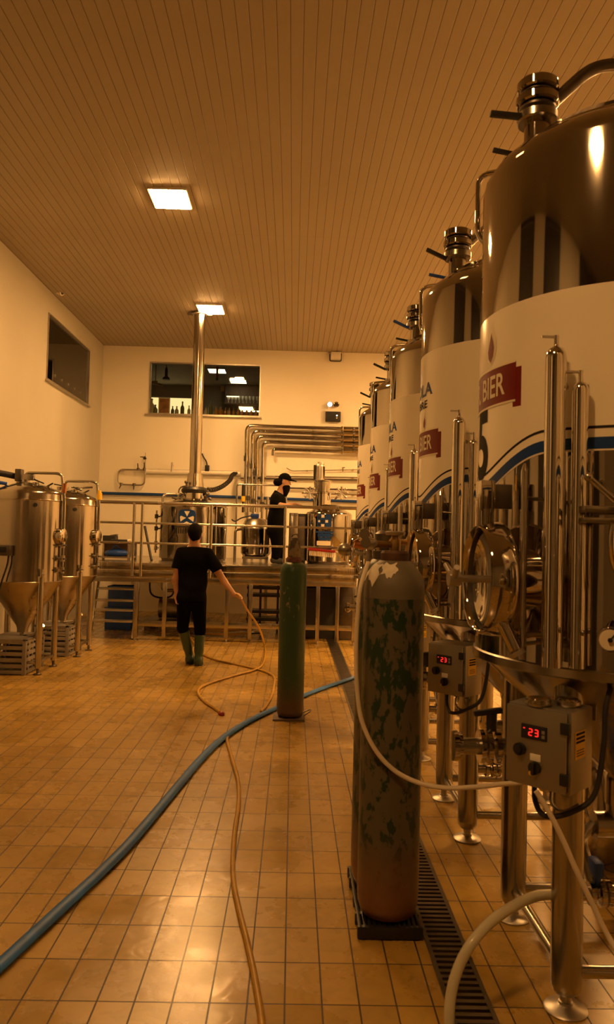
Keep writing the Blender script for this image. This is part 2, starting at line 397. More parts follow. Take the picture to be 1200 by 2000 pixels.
def quad_wall(name, plane, mtl, openings=(), thick=.25):
    """plane: ('y', y, x0, x1, z0, z1) or ('x', x, y0, y1, z0, z1); openings in the same 2-D frame"""
    ax, p, a0, a1, z0, z1 = plane; mb = MB()
    rects = []
    if not openings: rects = [(a0, a1, z0, z1)]
    else:
        o = openings[0]; rects = [(a0, o[0], z0, z1), (o[1], a1, z0, z1), (o[0], o[1], z0, o[2]), (o[0], o[1], o[3], z1)]
    for r in rects:
        c = ((r[0] + r[1]) / 2, (r[2] + r[3]) / 2); s = (r[1] - r[0], r[3] - r[2]); t = thick / 2
        if ax == 'y': mb.box((c[0], p + t, c[1]), (s[0], abs(thick), s[1]))
        else: mb.box((p + t, c[0], c[1]), (abs(thick), s[0], s[1]))
    return struct(mb.build(name, mtl))

DX0, DX1 = .552, .706
fm = MB(); yd0, yd1 = YF, YB
for x0, x1 in ((XL - .25, DX0), (DX1, XR + .25)):
    fm.raw([(x0, yd0 - .25, 0), (x1, yd0 - .25, 0), (x1, yd1 + .25, 0), (x0, yd1 + .25, 0)], [(0, 1, 2, 3)], False)
fm.raw([(DX0, yd0, 0), (DX0, yd1, 0), (DX0, yd1, -.12), (DX0, yd0, -.12), (DX1, yd0, 0), (DX1, yd1, 0), (DX1, yd1, -.12), (DX1, yd0, -.12)], [(0, 1, 2, 3), (5, 4, 7, 6), (3, 2, 6, 7), (0, 3, 7, 4), (1, 5, 6, 2)], False)
struct(fm.build('floor', M['floor']))
struct(MB().box(((XL + XR) / 2, (YB + YF) / 2, ZC + .05), (XR - XL + .5, YB - YF + .5, .1)).build('ceiling', M['ceiling']))
W2 = (-2.99, -.735, 3.965, 5.035)     # window in the back wall (x0,x1,z0,z1)
W1 = (12.02, 14.48, 3.93, 4.985)      # window in the left wall (y0,y1,z0,z1)
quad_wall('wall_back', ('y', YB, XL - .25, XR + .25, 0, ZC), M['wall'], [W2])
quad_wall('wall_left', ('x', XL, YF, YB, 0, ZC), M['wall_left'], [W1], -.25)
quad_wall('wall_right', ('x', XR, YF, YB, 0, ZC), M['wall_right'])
quad_wall('wall_front', ('y', YF, XL - .25, XR + .25, 0, ZC), M['wall_front'], (), -.25)

# drain grate
gr = MB(); L0 = YF + .02
cw = (DX1 - DX0)
y = 1.9
for x in (DX0 + .008, DX1 - .008): gr.box((x, (YF + YB) / 2, .0), (.016, YB - YF - .05, .012))
gb = MB()
yy = 1.5; pitch = .0365
ys = []
while yy < 14.9: ys.append(yy); yy += pitch
for yv in ys: gr.box(((DX0 + DX1) / 2, yv, 0), (cw - .02, pitch * .52, .010))
gr.box(((DX0 + DX1) / 2, (YF + 1.48) / 2, 0), (cw - .02, 1.48 - YF, .010))
tag(gr.build('drain_grate', M['dark_steel']), 'long dark slotted drain grate set in the tiled floor beside the right tanks', 'drain')

def added_door_frame(y0, y1, z1):
    mb = MB()
    for y in (y0 + .03, y1 - .03): mb.box((XL + .02, y, z1 / 2), (.06, .06, z1))
    mb.box((XL + .02, (y0 + y1) / 2, z1 + .02), (.06, y1 - y0, .06)); return mb
M['added_door'] = mat('added_dark_door', (.035, .03, .025), .5, noise=.2)  # dark finish of the added doors, there for the tank reflections
# ceiling lamps
def ceiling_lamp(x, y, label, on, group='square ceiling lamps', s=(.40, .47), z=ZC, tint=LAMP):
    t = thing('ceiling_light', label, 'ceiling light', (x, y, z), group)
    f = MB(); w = .014
    for sx in (-1, 1): f.box((sx * (s[0] / 2 + w / 2), 0, -.0135), (w, s[1] + 2 * w, .027))
    for sy in (-1, 1): f.box((0, sy * (s[1] / 2 + w / 2), -.0135), (s[0], w, .027))
    f.build('frame', M['white_plastic'], t)
    MB().box((0, 0, -.018), (s[0], s[1], .034), bev=.008).build('diffuser', emission_material('lamp_diffuser', tint, on), t)
    return t
ceiling_lamp(-1.48, 8.54, 'square lit ceiling lamp nearer the camera, alone on the boards', 240, None)
ceiling_lamp(-1.475, 12.72, 'square lit ceiling lamp beside the top of the steel chimney', 260, None)

ceiling_lamp(-1.48, 0.15, 'square ceiling lamp of the same row behind the photographer', 180, None)
ceiling_lamp(-1.48, 4.30, 'square ceiling lamp of the same row above the second tall tank, outside the picture', 14, None)
for y_, n_ in ((4.30, 'first'), (8.54, 'second'), (12.72, 'third')):
    ceiling_lamp(3.75, y_, '%s square ceiling lamp of the row hidden behind the tall tanks' % n_, 150 if y_ < 5 else 540, None)
# dark doors added out of view, reflected as strips in the tanks
for n_, y0_, y1_, z1_ in (('added_door_1', 3.2, 4.6, 5.25), ('added_door_2', 1.1, 2.4, 5.25), ('added_door_3', -3.2, -.6, 5.25)):
    d_ = struct(added_door_frame(y0_, y1_, z1_).build(n_, M['black']))
    MB().box((XL + .012, (y0_ + y1_) / 2, z1_ / 2), (.024, y1_ - y0_ - .12, z1_ - .06)).build('added_door_leaf', M['added_door'], d_)
# window in the back wall
def frame_rect(mb, ax, p, a0, a1, z0, z1, w, d):
    for (c, s) in ((((a0 + a1) / 2, z0 + w / 2), (a1 - a0, w)), (((a0 + a1) / 2, z1 - w / 2), (a1 - a0, w)), ((a0 + w / 2, (z0 + z1) / 2), (w, z1 - z0 - 2 * w)), ((a1 - w / 2, (z0 + z1) / 2), (w, z1 - z0 - 2 * w))):
        if ax == 'y': mb.box((c[0], p, c[1]), (s[0], d, s[1]))
        else: mb.box((p, c[0], c[1]), (d, s[0], s[1]))
    return mb
w2 = struct(frame_rect(MB(), 'y', YB + .012, *W2, .028, .06).build('window_2', M['dull']))
MB().box(((W2[0] + W2[1]) / 2, YB + .02, (W2[2] + W2[3]) / 2), (W2[1] - W2[0] - .05, .006, W2[3] - W2[2] - .05)).build('window_pane', M['glass'], w2)
MB().box(((W2[0] + W2[1]) / 2 - .02, YB - .02, W2[2] - .012), (W2[1] - W2[0] + .10, .09, .026), bev=.004).build('window_sill', M['dull'], w2)
w1 = struct(frame_rect(MB(), 'x', XL - .012, *W1, .026, .06).build('window_1', M['dull']))
MB().box((XL - .02, (W1[0] + W1[1]) / 2, (W1[2] + W1[3]) / 2), (.006, W1[1] - W1[0] - .05, W1[3] - W1[2] - .05)).build('window_pane', M['glass'], w1)
MB().box((XL + .015, (W1[0] + W1[1]) / 2, W1[2] - .012), (.08, W1[1] - W1[0] + .06, .026), bev=.004).build('window_sill', M['dull'], w1)

# dim upper room behind both windows
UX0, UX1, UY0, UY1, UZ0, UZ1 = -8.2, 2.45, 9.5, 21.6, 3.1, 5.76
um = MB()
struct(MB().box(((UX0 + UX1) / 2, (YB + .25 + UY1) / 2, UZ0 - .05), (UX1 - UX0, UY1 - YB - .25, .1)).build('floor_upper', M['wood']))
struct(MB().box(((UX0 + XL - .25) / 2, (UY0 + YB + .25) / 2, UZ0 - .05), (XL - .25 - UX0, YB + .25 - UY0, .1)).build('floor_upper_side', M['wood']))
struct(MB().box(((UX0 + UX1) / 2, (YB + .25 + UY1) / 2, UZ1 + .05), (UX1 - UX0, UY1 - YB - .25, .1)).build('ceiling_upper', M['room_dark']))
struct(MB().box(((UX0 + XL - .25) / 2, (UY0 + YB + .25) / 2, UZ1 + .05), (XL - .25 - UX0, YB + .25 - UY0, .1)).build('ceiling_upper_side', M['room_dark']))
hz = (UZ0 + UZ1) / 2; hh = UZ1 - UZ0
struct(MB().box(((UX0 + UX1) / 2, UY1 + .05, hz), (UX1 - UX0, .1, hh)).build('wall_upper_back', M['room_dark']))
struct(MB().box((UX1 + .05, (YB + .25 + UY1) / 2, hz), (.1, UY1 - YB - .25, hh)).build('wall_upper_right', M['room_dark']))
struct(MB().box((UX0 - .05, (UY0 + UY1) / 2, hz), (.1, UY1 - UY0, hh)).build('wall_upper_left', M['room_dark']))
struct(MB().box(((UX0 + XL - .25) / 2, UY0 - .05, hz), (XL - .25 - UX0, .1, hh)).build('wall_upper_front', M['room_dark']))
UL = (1.0, .80, .52)
ceiling_lamp(-2.05, 19.45, 'lit panel lamp on the upper room ceiling, beside the chimney, seen through window', 6, None, (.42, .46), UZ1, UL)
ceiling_lamp(-1.60, 20.7, 'lit panel lamp on the upper room ceiling, farther right, seen through window', 6, None, (.42, .46), UZ1, UL)

# lit opening in the far wall of the upper room, poster and bar shelf before it
a = at(290, 775, UY1 - .03); b_ = at(363, 815, UY1 - .03)
lp = thing('lit_opening_panel', 'warm glowing panel standing in for the lit opening behind the poster', 'display', (a.x + .6, UY1, a.z - .35))
MB().box((-.02, -.03, -.1), (1.34, .05, .92), bev=.02).build('frame', M['room_dark'], lp)
MB().box((-.02, -.06, -.1), (1.28, .02, .86), bev=.008).build('glow_panel', emission_material('opening_glow', (1, .70, .30), 1.6), lp)  # glowing sheet stands in for the lit opening
p0 = at(321, 791, YB + .12)
po = thing('poster', 'reddish brown printed poster standing among bottles on the back window ledge', 'poster', (p0.x, YB + .12, W2[2]))
MB().box((0, 0, .185), (.235, .02, .36), bev=.004).build('board', M['paper'], po)
MB().box((0, -.012, .20), (.19, .004, .29)).build('print', M['art'], po)
def bottle(h, r, mt, loc, label, group=None):
    t = thing('bottle', label, 'bottle', loc, group)
    MB().lathe([(0, 0), (r * .9, 0), (r, .01), (r, h * .55), (r * .85, h * .64), (r * .36, h * .76), (r * .33, h * .95), (0, h * .95)], 14).build('glass_body', mt, t)
    MB().lathe([(r * .42, h * .93), (r * .42, h), (0, h)], 12).build('cap', M['dark_steel'], t)
    return t
bs = [(296, .34, .055, 'bottle_pale', 'tall pale bottle at the left end of the back window ledge'), (303, .22, .05, 'bottle_green', 'squat green bottle just left of the poster on the window ledge'),
      (337, .20, .035, 'bottle_green', 'small dark green bottle just right of the poster'), (345, .20, .04, 'bottle_pale', 'small pale bottle between two green ones right of the poster'),
      (356, .30, .04, 'bottle_green', 'taller green bottle before the lit panel, right of the poster'), (369, .22, .032, 'bottle_pale', 'slim pale bottle beside the left edge of the chimney in the window'),
      (402, .20, .035, 'bottle_pale', 'pale bottle beside the right edge of the chimney in the window'), (411, .32, .04, 'bottle_green', 'tall green bottle, second right of the chimney on the ledge'),
      (422, .22, .045, 'bottle_amber', 'amber bottle, third right of the chimney on the ledge'), (431, .22, .06, 'bottle_amber', 'wide reddish amber bottle, fourth right of the chimney')]
for px, h, r, mt, lab in bs:
    p = at(px, 812, YB + .13); bottle(h, r, M[mt], (p.x, YB + .13, W2[2]), lab)
proto = None
for i, px in enumerate((440, 448, 456, 465, 473, 482, 491, 500)):
    p = at(px, 812, YB + .13)
    if proto is None: proto = bottle(.20, .034, M['bottle_amber'], (p.x, YB + .13, W2[2]), 'small amber bottle in the row at the right end of the back window ledge', 'amber bottles on the back window ledge'); o = proto
    else: o = copy_tree(proto); o.location = (p.x, YB + .13, W2[2])
# hanging items in the upper room
p = at(325, 735, 17.5); t = thing('hanging_lamp', 'dark slim lamp on a red cord hanging in the upper room', 'lamp', (p.x, 17.5, UZ1))
MB().cyl((0, 0, 0), (0, 0, -.42), .010, seg=8).build('cord', M['redp'], t); MB().lathe([(.02, -.40), (.035, -.46), (.035, -.60), (.085, -.64), (.085, -.68), (0, -.68)], 16).build('shade', M['black'], t)
p = at(424, 745, 17.5); t = thing('hanging_banner', 'narrow red pennant strip hanging in the upper room right of the chimney', 'banner', (p.x, 17.5, UZ1))
MB().box((0, 0, -.30), (.05, .01, .6)).build('strip', M['redp'], t); MB().cyl((0, 0, -.60), (0, 0, -.66), .03, seg=10).build('weight', M['black'], t)
p = at(435, 759, 17.5); tag(MB().box((p.x, 17.5, p.z), (.08, .03, .13), bev=.01).build('yellow_sign', M['yellow']), 'small yellow sign hanging behind the right half of window', 'sign')
p = at(304, 749, 17.5); t = thing('ceiling_hoist', 'yellow hoist near the upper room ceiling at the left of window', 'hoist', (p.x, 17.5, p.z))
MB().box((-.03, 0, .02), (.18, .10, .07), bev=.015).build('motor', M['yellow'], t); MB().cyl((.04, 0, -.01), (.16, 0, -.04), .03, seg=12).build('drum', M['yellow'], t)
MB().cyl((0, 0, .05), (0, 0, UZ1 - p.z), .012, seg=8).build('hanger', M['dark_steel'], t)
# bar shelf with glasses at the far right
sx0 = at(437, 790, 20.9).x; sx1 = at(512, 790, 20.9).x; sz = at(475, 787, 20.9).z
sh = thing('bar_shelf', 'dark wall shelf with lit edge in the upper room, right end', 'shelf', ((sx0 + sx1) / 2, 21.1, sz))
MB().box((0, 0, -.02), (sx1 - sx0, .4, .035)).build('board', M['wood'], sh); MB().box((0, .18, .2), (sx1 - sx0, .03, .9)).build('back_panel', M['wood'], sh)
MB().box((-.28, -.19, .17), (.34, .02, .025)).build('light_strip', emission_material('shelf_strip', UL, 2.5), sh)
MB().box((.20, -.19, -.22), (.5, .02, .035)).build('light_strip', emission_material('shelf_strip_low', UL, 5), sh)
gp = None
for i in range(9):
    x = sx0 + .12 + i * (sx1 - sx0 - .2) / 8.5
    if gp is None:
        gp = tag(MB().lathe([(0, 0), (.035, 0), (.008, .02), (.008, .08), (.04, .12), (.045, .2), (.04, .2), (.035, .125), (0, .09)], 14).build('wine_glass', M['clear_glass']), 'stemmed glass in the row on the dark bar shelf of the upper room', 'glass', 'glasses on the bar shelf'); o = gp
    else: o = gp.copy(); COL.objects.link(o)
    o.location = (x, 21.0, sz)
# glasses and a poster on the ledge behind the left window
gl = None
for i in range(16):
    y = W1[0] + .42 + i * .125; z = W1[2]
    if gl is None:
        gl = tag(MB().lathe([(0, 0), (.038, 0), (.046, .19), (.042, .19), (.034, .01), (0, .01)], 14).build('beer_glass', M['clear_glass']), 'small pale glass in the row along the ledge of the left window', 'glass', 'glasses on the left window ledge'); o = gl
    else: o = gl.copy(); COL.objects.link(o)
    o.location = (XL - .075 + .01 * math.sin(i * 2.1), y, z)
t = thing('framed_picture', 'dark framed picture leaning at the near end of the left window', 'picture', (XL - .075, W1[0] + .2, W1[2]))
MB().box((0, 0, .2), (.03, .28, .4), bev=.005).build('frame', M['dark_steel'], t); MB().box((.017, 0, .2), (.004, .22, .33)).build('print', M['art'], t)

# ------------------------------------------------------------------ things on the back wall
WY = YB
p = at(655, 697, WY); t = thing('floodlight', 'small boxy floodlight with black bracket high on the back wall under the ceiling', 'floodlight', (p.x, WY, p.z))
MB().box((.01, -.09, .0), (.20, .10, .15), bev=.015).build('housing', M['white_plastic'], t)
MB().tube(bend([(-.11, -.06, .04), (-.11, -.06, -.10), (.12, -.06, -.10), (.12, -.06, .06)], .03), .011, 8).build('bracket', M['black'], t)
MB().box((-.02, -.02, .09), (.24, .04, .05)).build('mount', M['dull'], t)
p = at(650, 805, WY); t = thing('emergency_light', 'twin spot emergency light with dark panel on the back wall above the pipes', 'emergency light', (p.x, WY, p.z))
MB().box((.01, -.04, -.10), (.31, .08, .20), bev=.01).build('battery_box', M['black'], t); MB().box((.0, -.035, .02), (.30, .07, .035)).build('box_rim', M['white_plastic'], t)
for i, x in enumerate((-.065, .07)):
    q = MB().cyl((x, -.03, .15), (x, -.10, .14), .045, .055, seg=18).build('spot', M['chrome'], t)
    MB().lathe([(0, 0), (.048, .0), (.048, .006), (0, .012)], 18, (x, -.10, .14), (0, -1, -.1)).build('spot_lens', M['indicator'] if i == 0 else M['chrome'], q)
MB().box((0, -.02, .12), (.21, .03, .18), bev=.01).build('spot_plate', M['white_plastic'], t)
for k in range(2): MB().cyl((.085, -.08, -.08 - k * .05), (.085, -.088, -.08 - k * .05), .014, seg=12).build('status_lamp', M['indicator'] if k == 0 else M['white_plastic'], t)
p = at(101, 567, 12.2); t = thing('security_camera', 'small white security camera high on the left wall at the ceiling line', 'security camera', (XL, 12.2, p.z))
MB().box((.03, 0, .02), (.06, .10, .10), bev=.01).build('mount', M['white_plastic'], t); MB().cyl((.05, 0, 0), (.17, -.05, -.05), .045, .05, seg=18).build('housing', M['white_plastic'], t); MB().cyl((.168, -.049, -.049), (.176, -.052, -.052), .03, seg=14).build('lens', M['black'], t)

def wp(px, py, off=.06): return at(px, py, WY - off)
# nested steel pipes
nest = [(482, 831, 1000, 'outermost'), (494, 842, 1000, 'second'), (502.5, 852, 1000, 'third'), (514, 863, 1000, 'fourth'), (534, 877, 890, 'innermost short')]
for i, (vx, hy, by, nm) in enumerate(nest):
    t = thing('steel_pipe', '%s polished pipe of the nest bending along the back wall' % nm if i < 4 else 'innermost polished pipe of the nest, with a short turned down end', 'pipe', wp(vx, hy, .13), 'nested pipes on the back wall')
    o = Vector(t.location); end = wp(668, hy + (668 - vx) * .026 + 1.5, .13); low = wp(vx - (by - hy) * .02, by, .13); corner = wp(vx, hy, .13)
    MB().tube([Vector(q) - o for q in bend([low, corner, end], .13, 8)], .036, 12).build('pipe_run', M['polished'], t)
    c = end - o
    for fr in ((.25, .7) if i < 4 else (.5,)):
        bq = (corner - o).lerp(end - o, fr); MB().box((bq.x, bq.y + .064, bq.z), (.04, .129, .03)).build('wall_bracket', M['dull'], t)
    MB().cyl(c + Vector((-.012, 0, 0)), c + Vector((.02, 0, 0)), .052, seg=16).build('clamp', M['satin'], t)
    d = low - o
    if i < 4:
        v = d.lerp(corner - o, .62 - .05 * i)
        MB().cyl(v + Vector((0, 0, -.05)), v + Vector((0, 0, .05)), .05, seg=14).build('valve_body', M['satin'], t)
        MB().cyl(v, v + Vector((-.02, -.10, .0)), .012, seg=8).cyl(v + Vector((-.02, -.10, -.07)), v + Vector((0, -.10, .10)), .014, .01, seg=8).build('valve_lever', M['black'], t)
t = thing('pipe_manifold', 'shiny cast manifold joining the nested pipes at the edge of the tank row', 'manifold', wp(687, 860, .13))
o = Vector(t.location)
for k, py in enumerate((838, 848, 858.5, 869, 881)):
    q = wp(671, py, .13) - o; e = wp(712, py + 1, .13) - o
    MB().cyl(q, e, .055, seg=16).build('manifold_pipe', M['polished'], t)
    MB().cyl(q.lerp(e, .5) + Vector((0, -.05, 0)), q.lerp(e, .5) + Vector((0, -.10, 0)), .03, .02, seg=12).build('port', M['satin'], t)
MB().box((0, .09, 0), (.06, .08, .50)).build('bracket', M['dull'], t)

def wall_run(name, pts, r, mt, label, cat='pipe', off=.06, supports=(), sm=0, group=None):
    P = [wp(px, py, off) for px, py in pts]; t = thing(name, label, cat, P[0], group); o = P[0]
    Q = [q - o for q in P]
    MB().tube(catmull(Q, 6) if sm else bend(Q, .10), r, 10).build('run', mt, t)
    for px, py in supports:
        q = wp(px, py, off) - o; MB().box((q.x, off / 2 - .001, q.z), (.03, off - .003, .03)).build('wall_bracket', M['dull'], t)
    return t, o
t, o = wall_run('pipe_loop', [(284, 918), (232, 917), (231, 946), (282, 948), (284, 918.5), (284, 918)], .018, M['satin'], 'rectangular loop of steel pipe with valves at the left of the back wall', off=.09, supports=((240, 917.5), (275, 918), (260, 947)))
for px, py, dx, dy in ((237, 946, -4, 8), (262, 947, -1, 9), (270, 917, -1, -12), (282, 917, 0, -14)):
    q = wp(px, py, .10) - o; e = wp(px + dx, py + dy, .16) - o
    v = MB().cyl(q + Vector((0, 0, -.02)), q + Vector((0, 0, .03)), .032, seg=12).build('valve', M['dark_steel'], t); MB().cyl(q, e, .013, .009, seg=8).build('valve_lever', M['black'], v)
q = wp(283, 893, .10) - o
v = MB().cyl(wp(284, 917, .09) - o, wp(284, 884, .09) - o, .008, seg=8).build('sensor_rod', M['satin'], t)
MB().lathe([(.0, 0), (.03, .01), (.035, .03), (.012, .07), (0, .07)], 12, wp(283, 898, .09) - o, (0, 0, 1)).build('valve_head', M['black'], v)
MB().cyl(wp(284, 893, .10) - o, wp(274, 892.5, .18) - o, .014, .008, seg=8).build('valve_lever', M['black'], v)
wall_run('conduit', [(284, 920.5), (470, 925)], .045, M['white_plastic'], 'thick pale conduit running along the back wall behind the chimney', 'conduit', .06, ((300, 921), (337, 922), (440, 924)))
wall_run('thin_pipe', [(289, 917), (470, 921)], .010, M['dark_steel'], 'thin dark pipe just above the pale conduit', 'pipe', .05, ((310, 917.4), (400, 919.4)))
t, o = wall_run('conduit', [(335, 921), (336.5, 903)], .016, M['dull'], 'short upright conduit stub above the pale conduit', 'conduit', .13, ((336, 908),))
wall_run('blue_pipe', [(186, 963), (330, 966.5), (520, 973), (712, 980)], .030, M['blue_vinyl'], 'long blue pipe running low across the whole back wall', 'pipe', .06, ((220, 964), (500, 972.4), (690, 979)), sm=1)
wall_run('thin_pipe', [(560, 914), (570, 920), (712, 917)], .008, M['satin'], 'thin steel line highest of the straight lines at the right of the back wall', 'pipe', .05, ((600, 919.5), (690, 917.5)))
t, o = wall_run('thin_pipe', [(520, 930), (712, 933)], .013, M['satin'], 'second steel line from the top at the right of the back wall', 'pipe', .05, ((560, 930.7), (690, 932.6)))
t, o = wall_run('steel_channel', [(470, 933), (712, 938)], .020, M['dark_steel'], 'dark steel channel under the upper lines at the right of the back wall', 'channel', .05, ((500, 933.7), (650, 936.8)))
t, o = wall_run('steel_pipe', [(560, 953), (712, 957.5)], .018, M['dark_steel'], 'dark pipe just above the blue pipe behind the bearded worker', 'pipe', .06, ((600, 954), (690, 957)))
t, o = wall_run('steel_pipe', [(590, 963), (712, 967)], .014, M['satin'], 'pale pipe between the dark pipe and blue pipe, right of the bearded worker', 'pipe', .06, ((620, 964), (690, 966.4)))
t = thing('wall_tap', 'small dark tap standing up from a thin line on the right of the back wall', 'tap', wp(670, 918, .05)); MB().cyl((0, 0, -.03), (0, 0, .04), .012, seg=8).build('stem', M['dark_steel'], t); MB().box((.015, 0, .05), (.05, .015, .015)).build('handle', M['black'], t)
t = thing('junction_box', 'black junction box on the back wall just right of the chimney', 'junction box', wp(405, 915, .05)); MB().box((0, 0, 0), (.085, .09, .13), bev=.01).build('box', M['black'], t); MB().tube([Vector(q) - Vector(t.location) for q in (wp(405, 909, .05), wp(403, 901, .06), wp(398, 893, .06), wp(395, 886, .04))], .014, 8, 5).build('cable', M['black'], t)
t = thing('cable_chain', 'black corrugated cable sagging from the wall pipes to the chimney kettle', 'cable', wp(470, 920, .2)); o = Vector(t.location)
pts = [wp(462, 924, .12), wp(454, 928, .3), wp(449, 938, .7), wp(436, 949, 1.2), wp(420, 956, 1.7), at(408, 957, 13.3)]
MB().tube([Vector(q) - o for q in catmull(pts, 6)], .030, 10).build('cable_run', M['rubber'], t)
cs = catmull(pts, 12); rb = MB()
for k in range(6, len(cs) - 6, 3): rb.cyl(cs[k] - o, cs[k + 1] - o, .044, seg=10)
rb.build('corrugation', M['rubber'], t)
# ------------------------------------------------------------------ tall fermentation tanks on the right
def xf(mb, m):
    mb.v = [tuple(m @ Vector(p)) for p in mb.v]; return mb
TR = .545; TX = 1.26; TY0 = 2.91; TP = 1.45
TG = 'row of tall fermentation tanks'

def digit5(): return '5'

def swoosh(lo, hi):
    def s(d):
        t = min(1, max(0, (abs(d) - 1) / 40.0)); return t * t * (3 - 2 * t)
    return (lambda d: 1.745 + .13 * s(d) + lo), (lambda d: 1.745 + .13 * s(d) + hi)

def control_box(t, cx, cy, cz, full=True):
    Mx = Matrix.Translation((cx, cy, cz)) @ Matrix.Rotation(R_(-45), 4, 'Z')
    W, H, D = .215, .255, .16
    bx = xf(MB().box((0, .004, 0), (W, D - .008, H), bev=.004), Mx).build('control_box', M['boxsteel'], t)
    def sub(mb, n, m): return xf(mb, Mx).build(n, m, bx)
    sub(MB().box((-.004, -D / 2 - .003, 0), (W - .012, .010, H - .008), bev=.003), 'box_door', M['boxsteel'])
    f = -D / 2 - .008
    sub(MB().box((-.008, f, .048), (.088, .010, .046), bev=.004), 'display', M['black'])
    dg = MB()
    for k, x in enumerate((-.018, .002)):
        for (px, pz, w, h) in ((0, .010, .009, .003), (0, 0, .009, .003), (0, -.010, .009, .003), (.0055, .005, .003, .009), (-.0055, -.005, .003, .009) if k == 0 else (.0055, -.005, .003, .009)):
            dg.box((x + px, f - .0055, .048 + pz), (w, .002, h))
    dg.box((-.040, f - .0055, .058), (.005, .002, .003))
    sub(dg, 'display_digits', M['led_red'])
    sub(MB().box((.025, f - .0052, .054), (.010, .002, .010)).box((.025, f - .0052, .040), (.010, .002, .010)), 'display_buttons', M['grey_plastic'])
    sub(MB().cyl((-.055, f + .004, -.012), (-.055, f - .012, -.012), .020, seg=18).cyl((-.055, f - .012, -.012), (-.055, f - .022, -.012), .012, seg=18), 'push_button', M['black'])
    sub(MB().box((-.003, f, -.030), (.036, .004, .022), bev=.002), 'switch_plate', M['white_plastic'])
    sub(MB().cyl((-.003, f + .004, -.062), (-.003, f - .010, -.062), .020, seg=18).box((-.003, f - .015, -.062), (.012, .014, .038), bev=.003), 'switch_knob', M['black'])
    sub(MB().cyl((-.012, f - .010, -.078), (-.012, f - .013, -.078), .007, seg=12), 'switch_mark', M['yellow'])
    for z in (.078, -.078): sub(MB().box((W / 2 - .012, f - .001, z), (.030, .014, .036), bev=.003), 'hinge', M['black'])
    sx = W / 2 + .0012
    sub(MB().box((sx, -.012, .020), (.0016, .070, .085)), 'warning_sticker', M['yellow'])
    bars = MB()
    for z in (.055, .042, .030): bars.box((sx + .001, -.012, z), (.0012, .060, .007))
    for z in (.004, -.004, -.012): bars.box((sx + .001, -.012, z), (.0012, .052, .0022))
    sub(bars, 'sticker_print', M['charcoal_print'])
    for k, x in enumerate((-.06, 0.0, .06)): sub(MB().cyl((x, .02, -H / 2 + .004), (x, .02, -H / 2 - .022), .014, seg=10), 'cable_gland', M['dark_steel'])
    cab = [(-.06, .02, -H / 2 - .02), (-.05, .01, -H / 2 - .075), (0, -.02, -H / 2 - .10), (.08, -.01, -H / 2 - .07), (.135, .04, -H / 2 - .01), (.15, .07, .02), (.15, .085, .14), (.17, .13, .21), (.30, .19, .23)]
    sub(MB().tube(cab, .009, 8, 6), 'cable', M['rubber'])
    sub(MB().tube([(0, .02, -H / 2 - .02), (.01, .0, -H / 2 - .06), (.04, .02, -H / 2 - .085), (.08, .05, -H / 2 - .06)], .006, 8, 6), 'conduit_loop', M['satin'])
    return bx

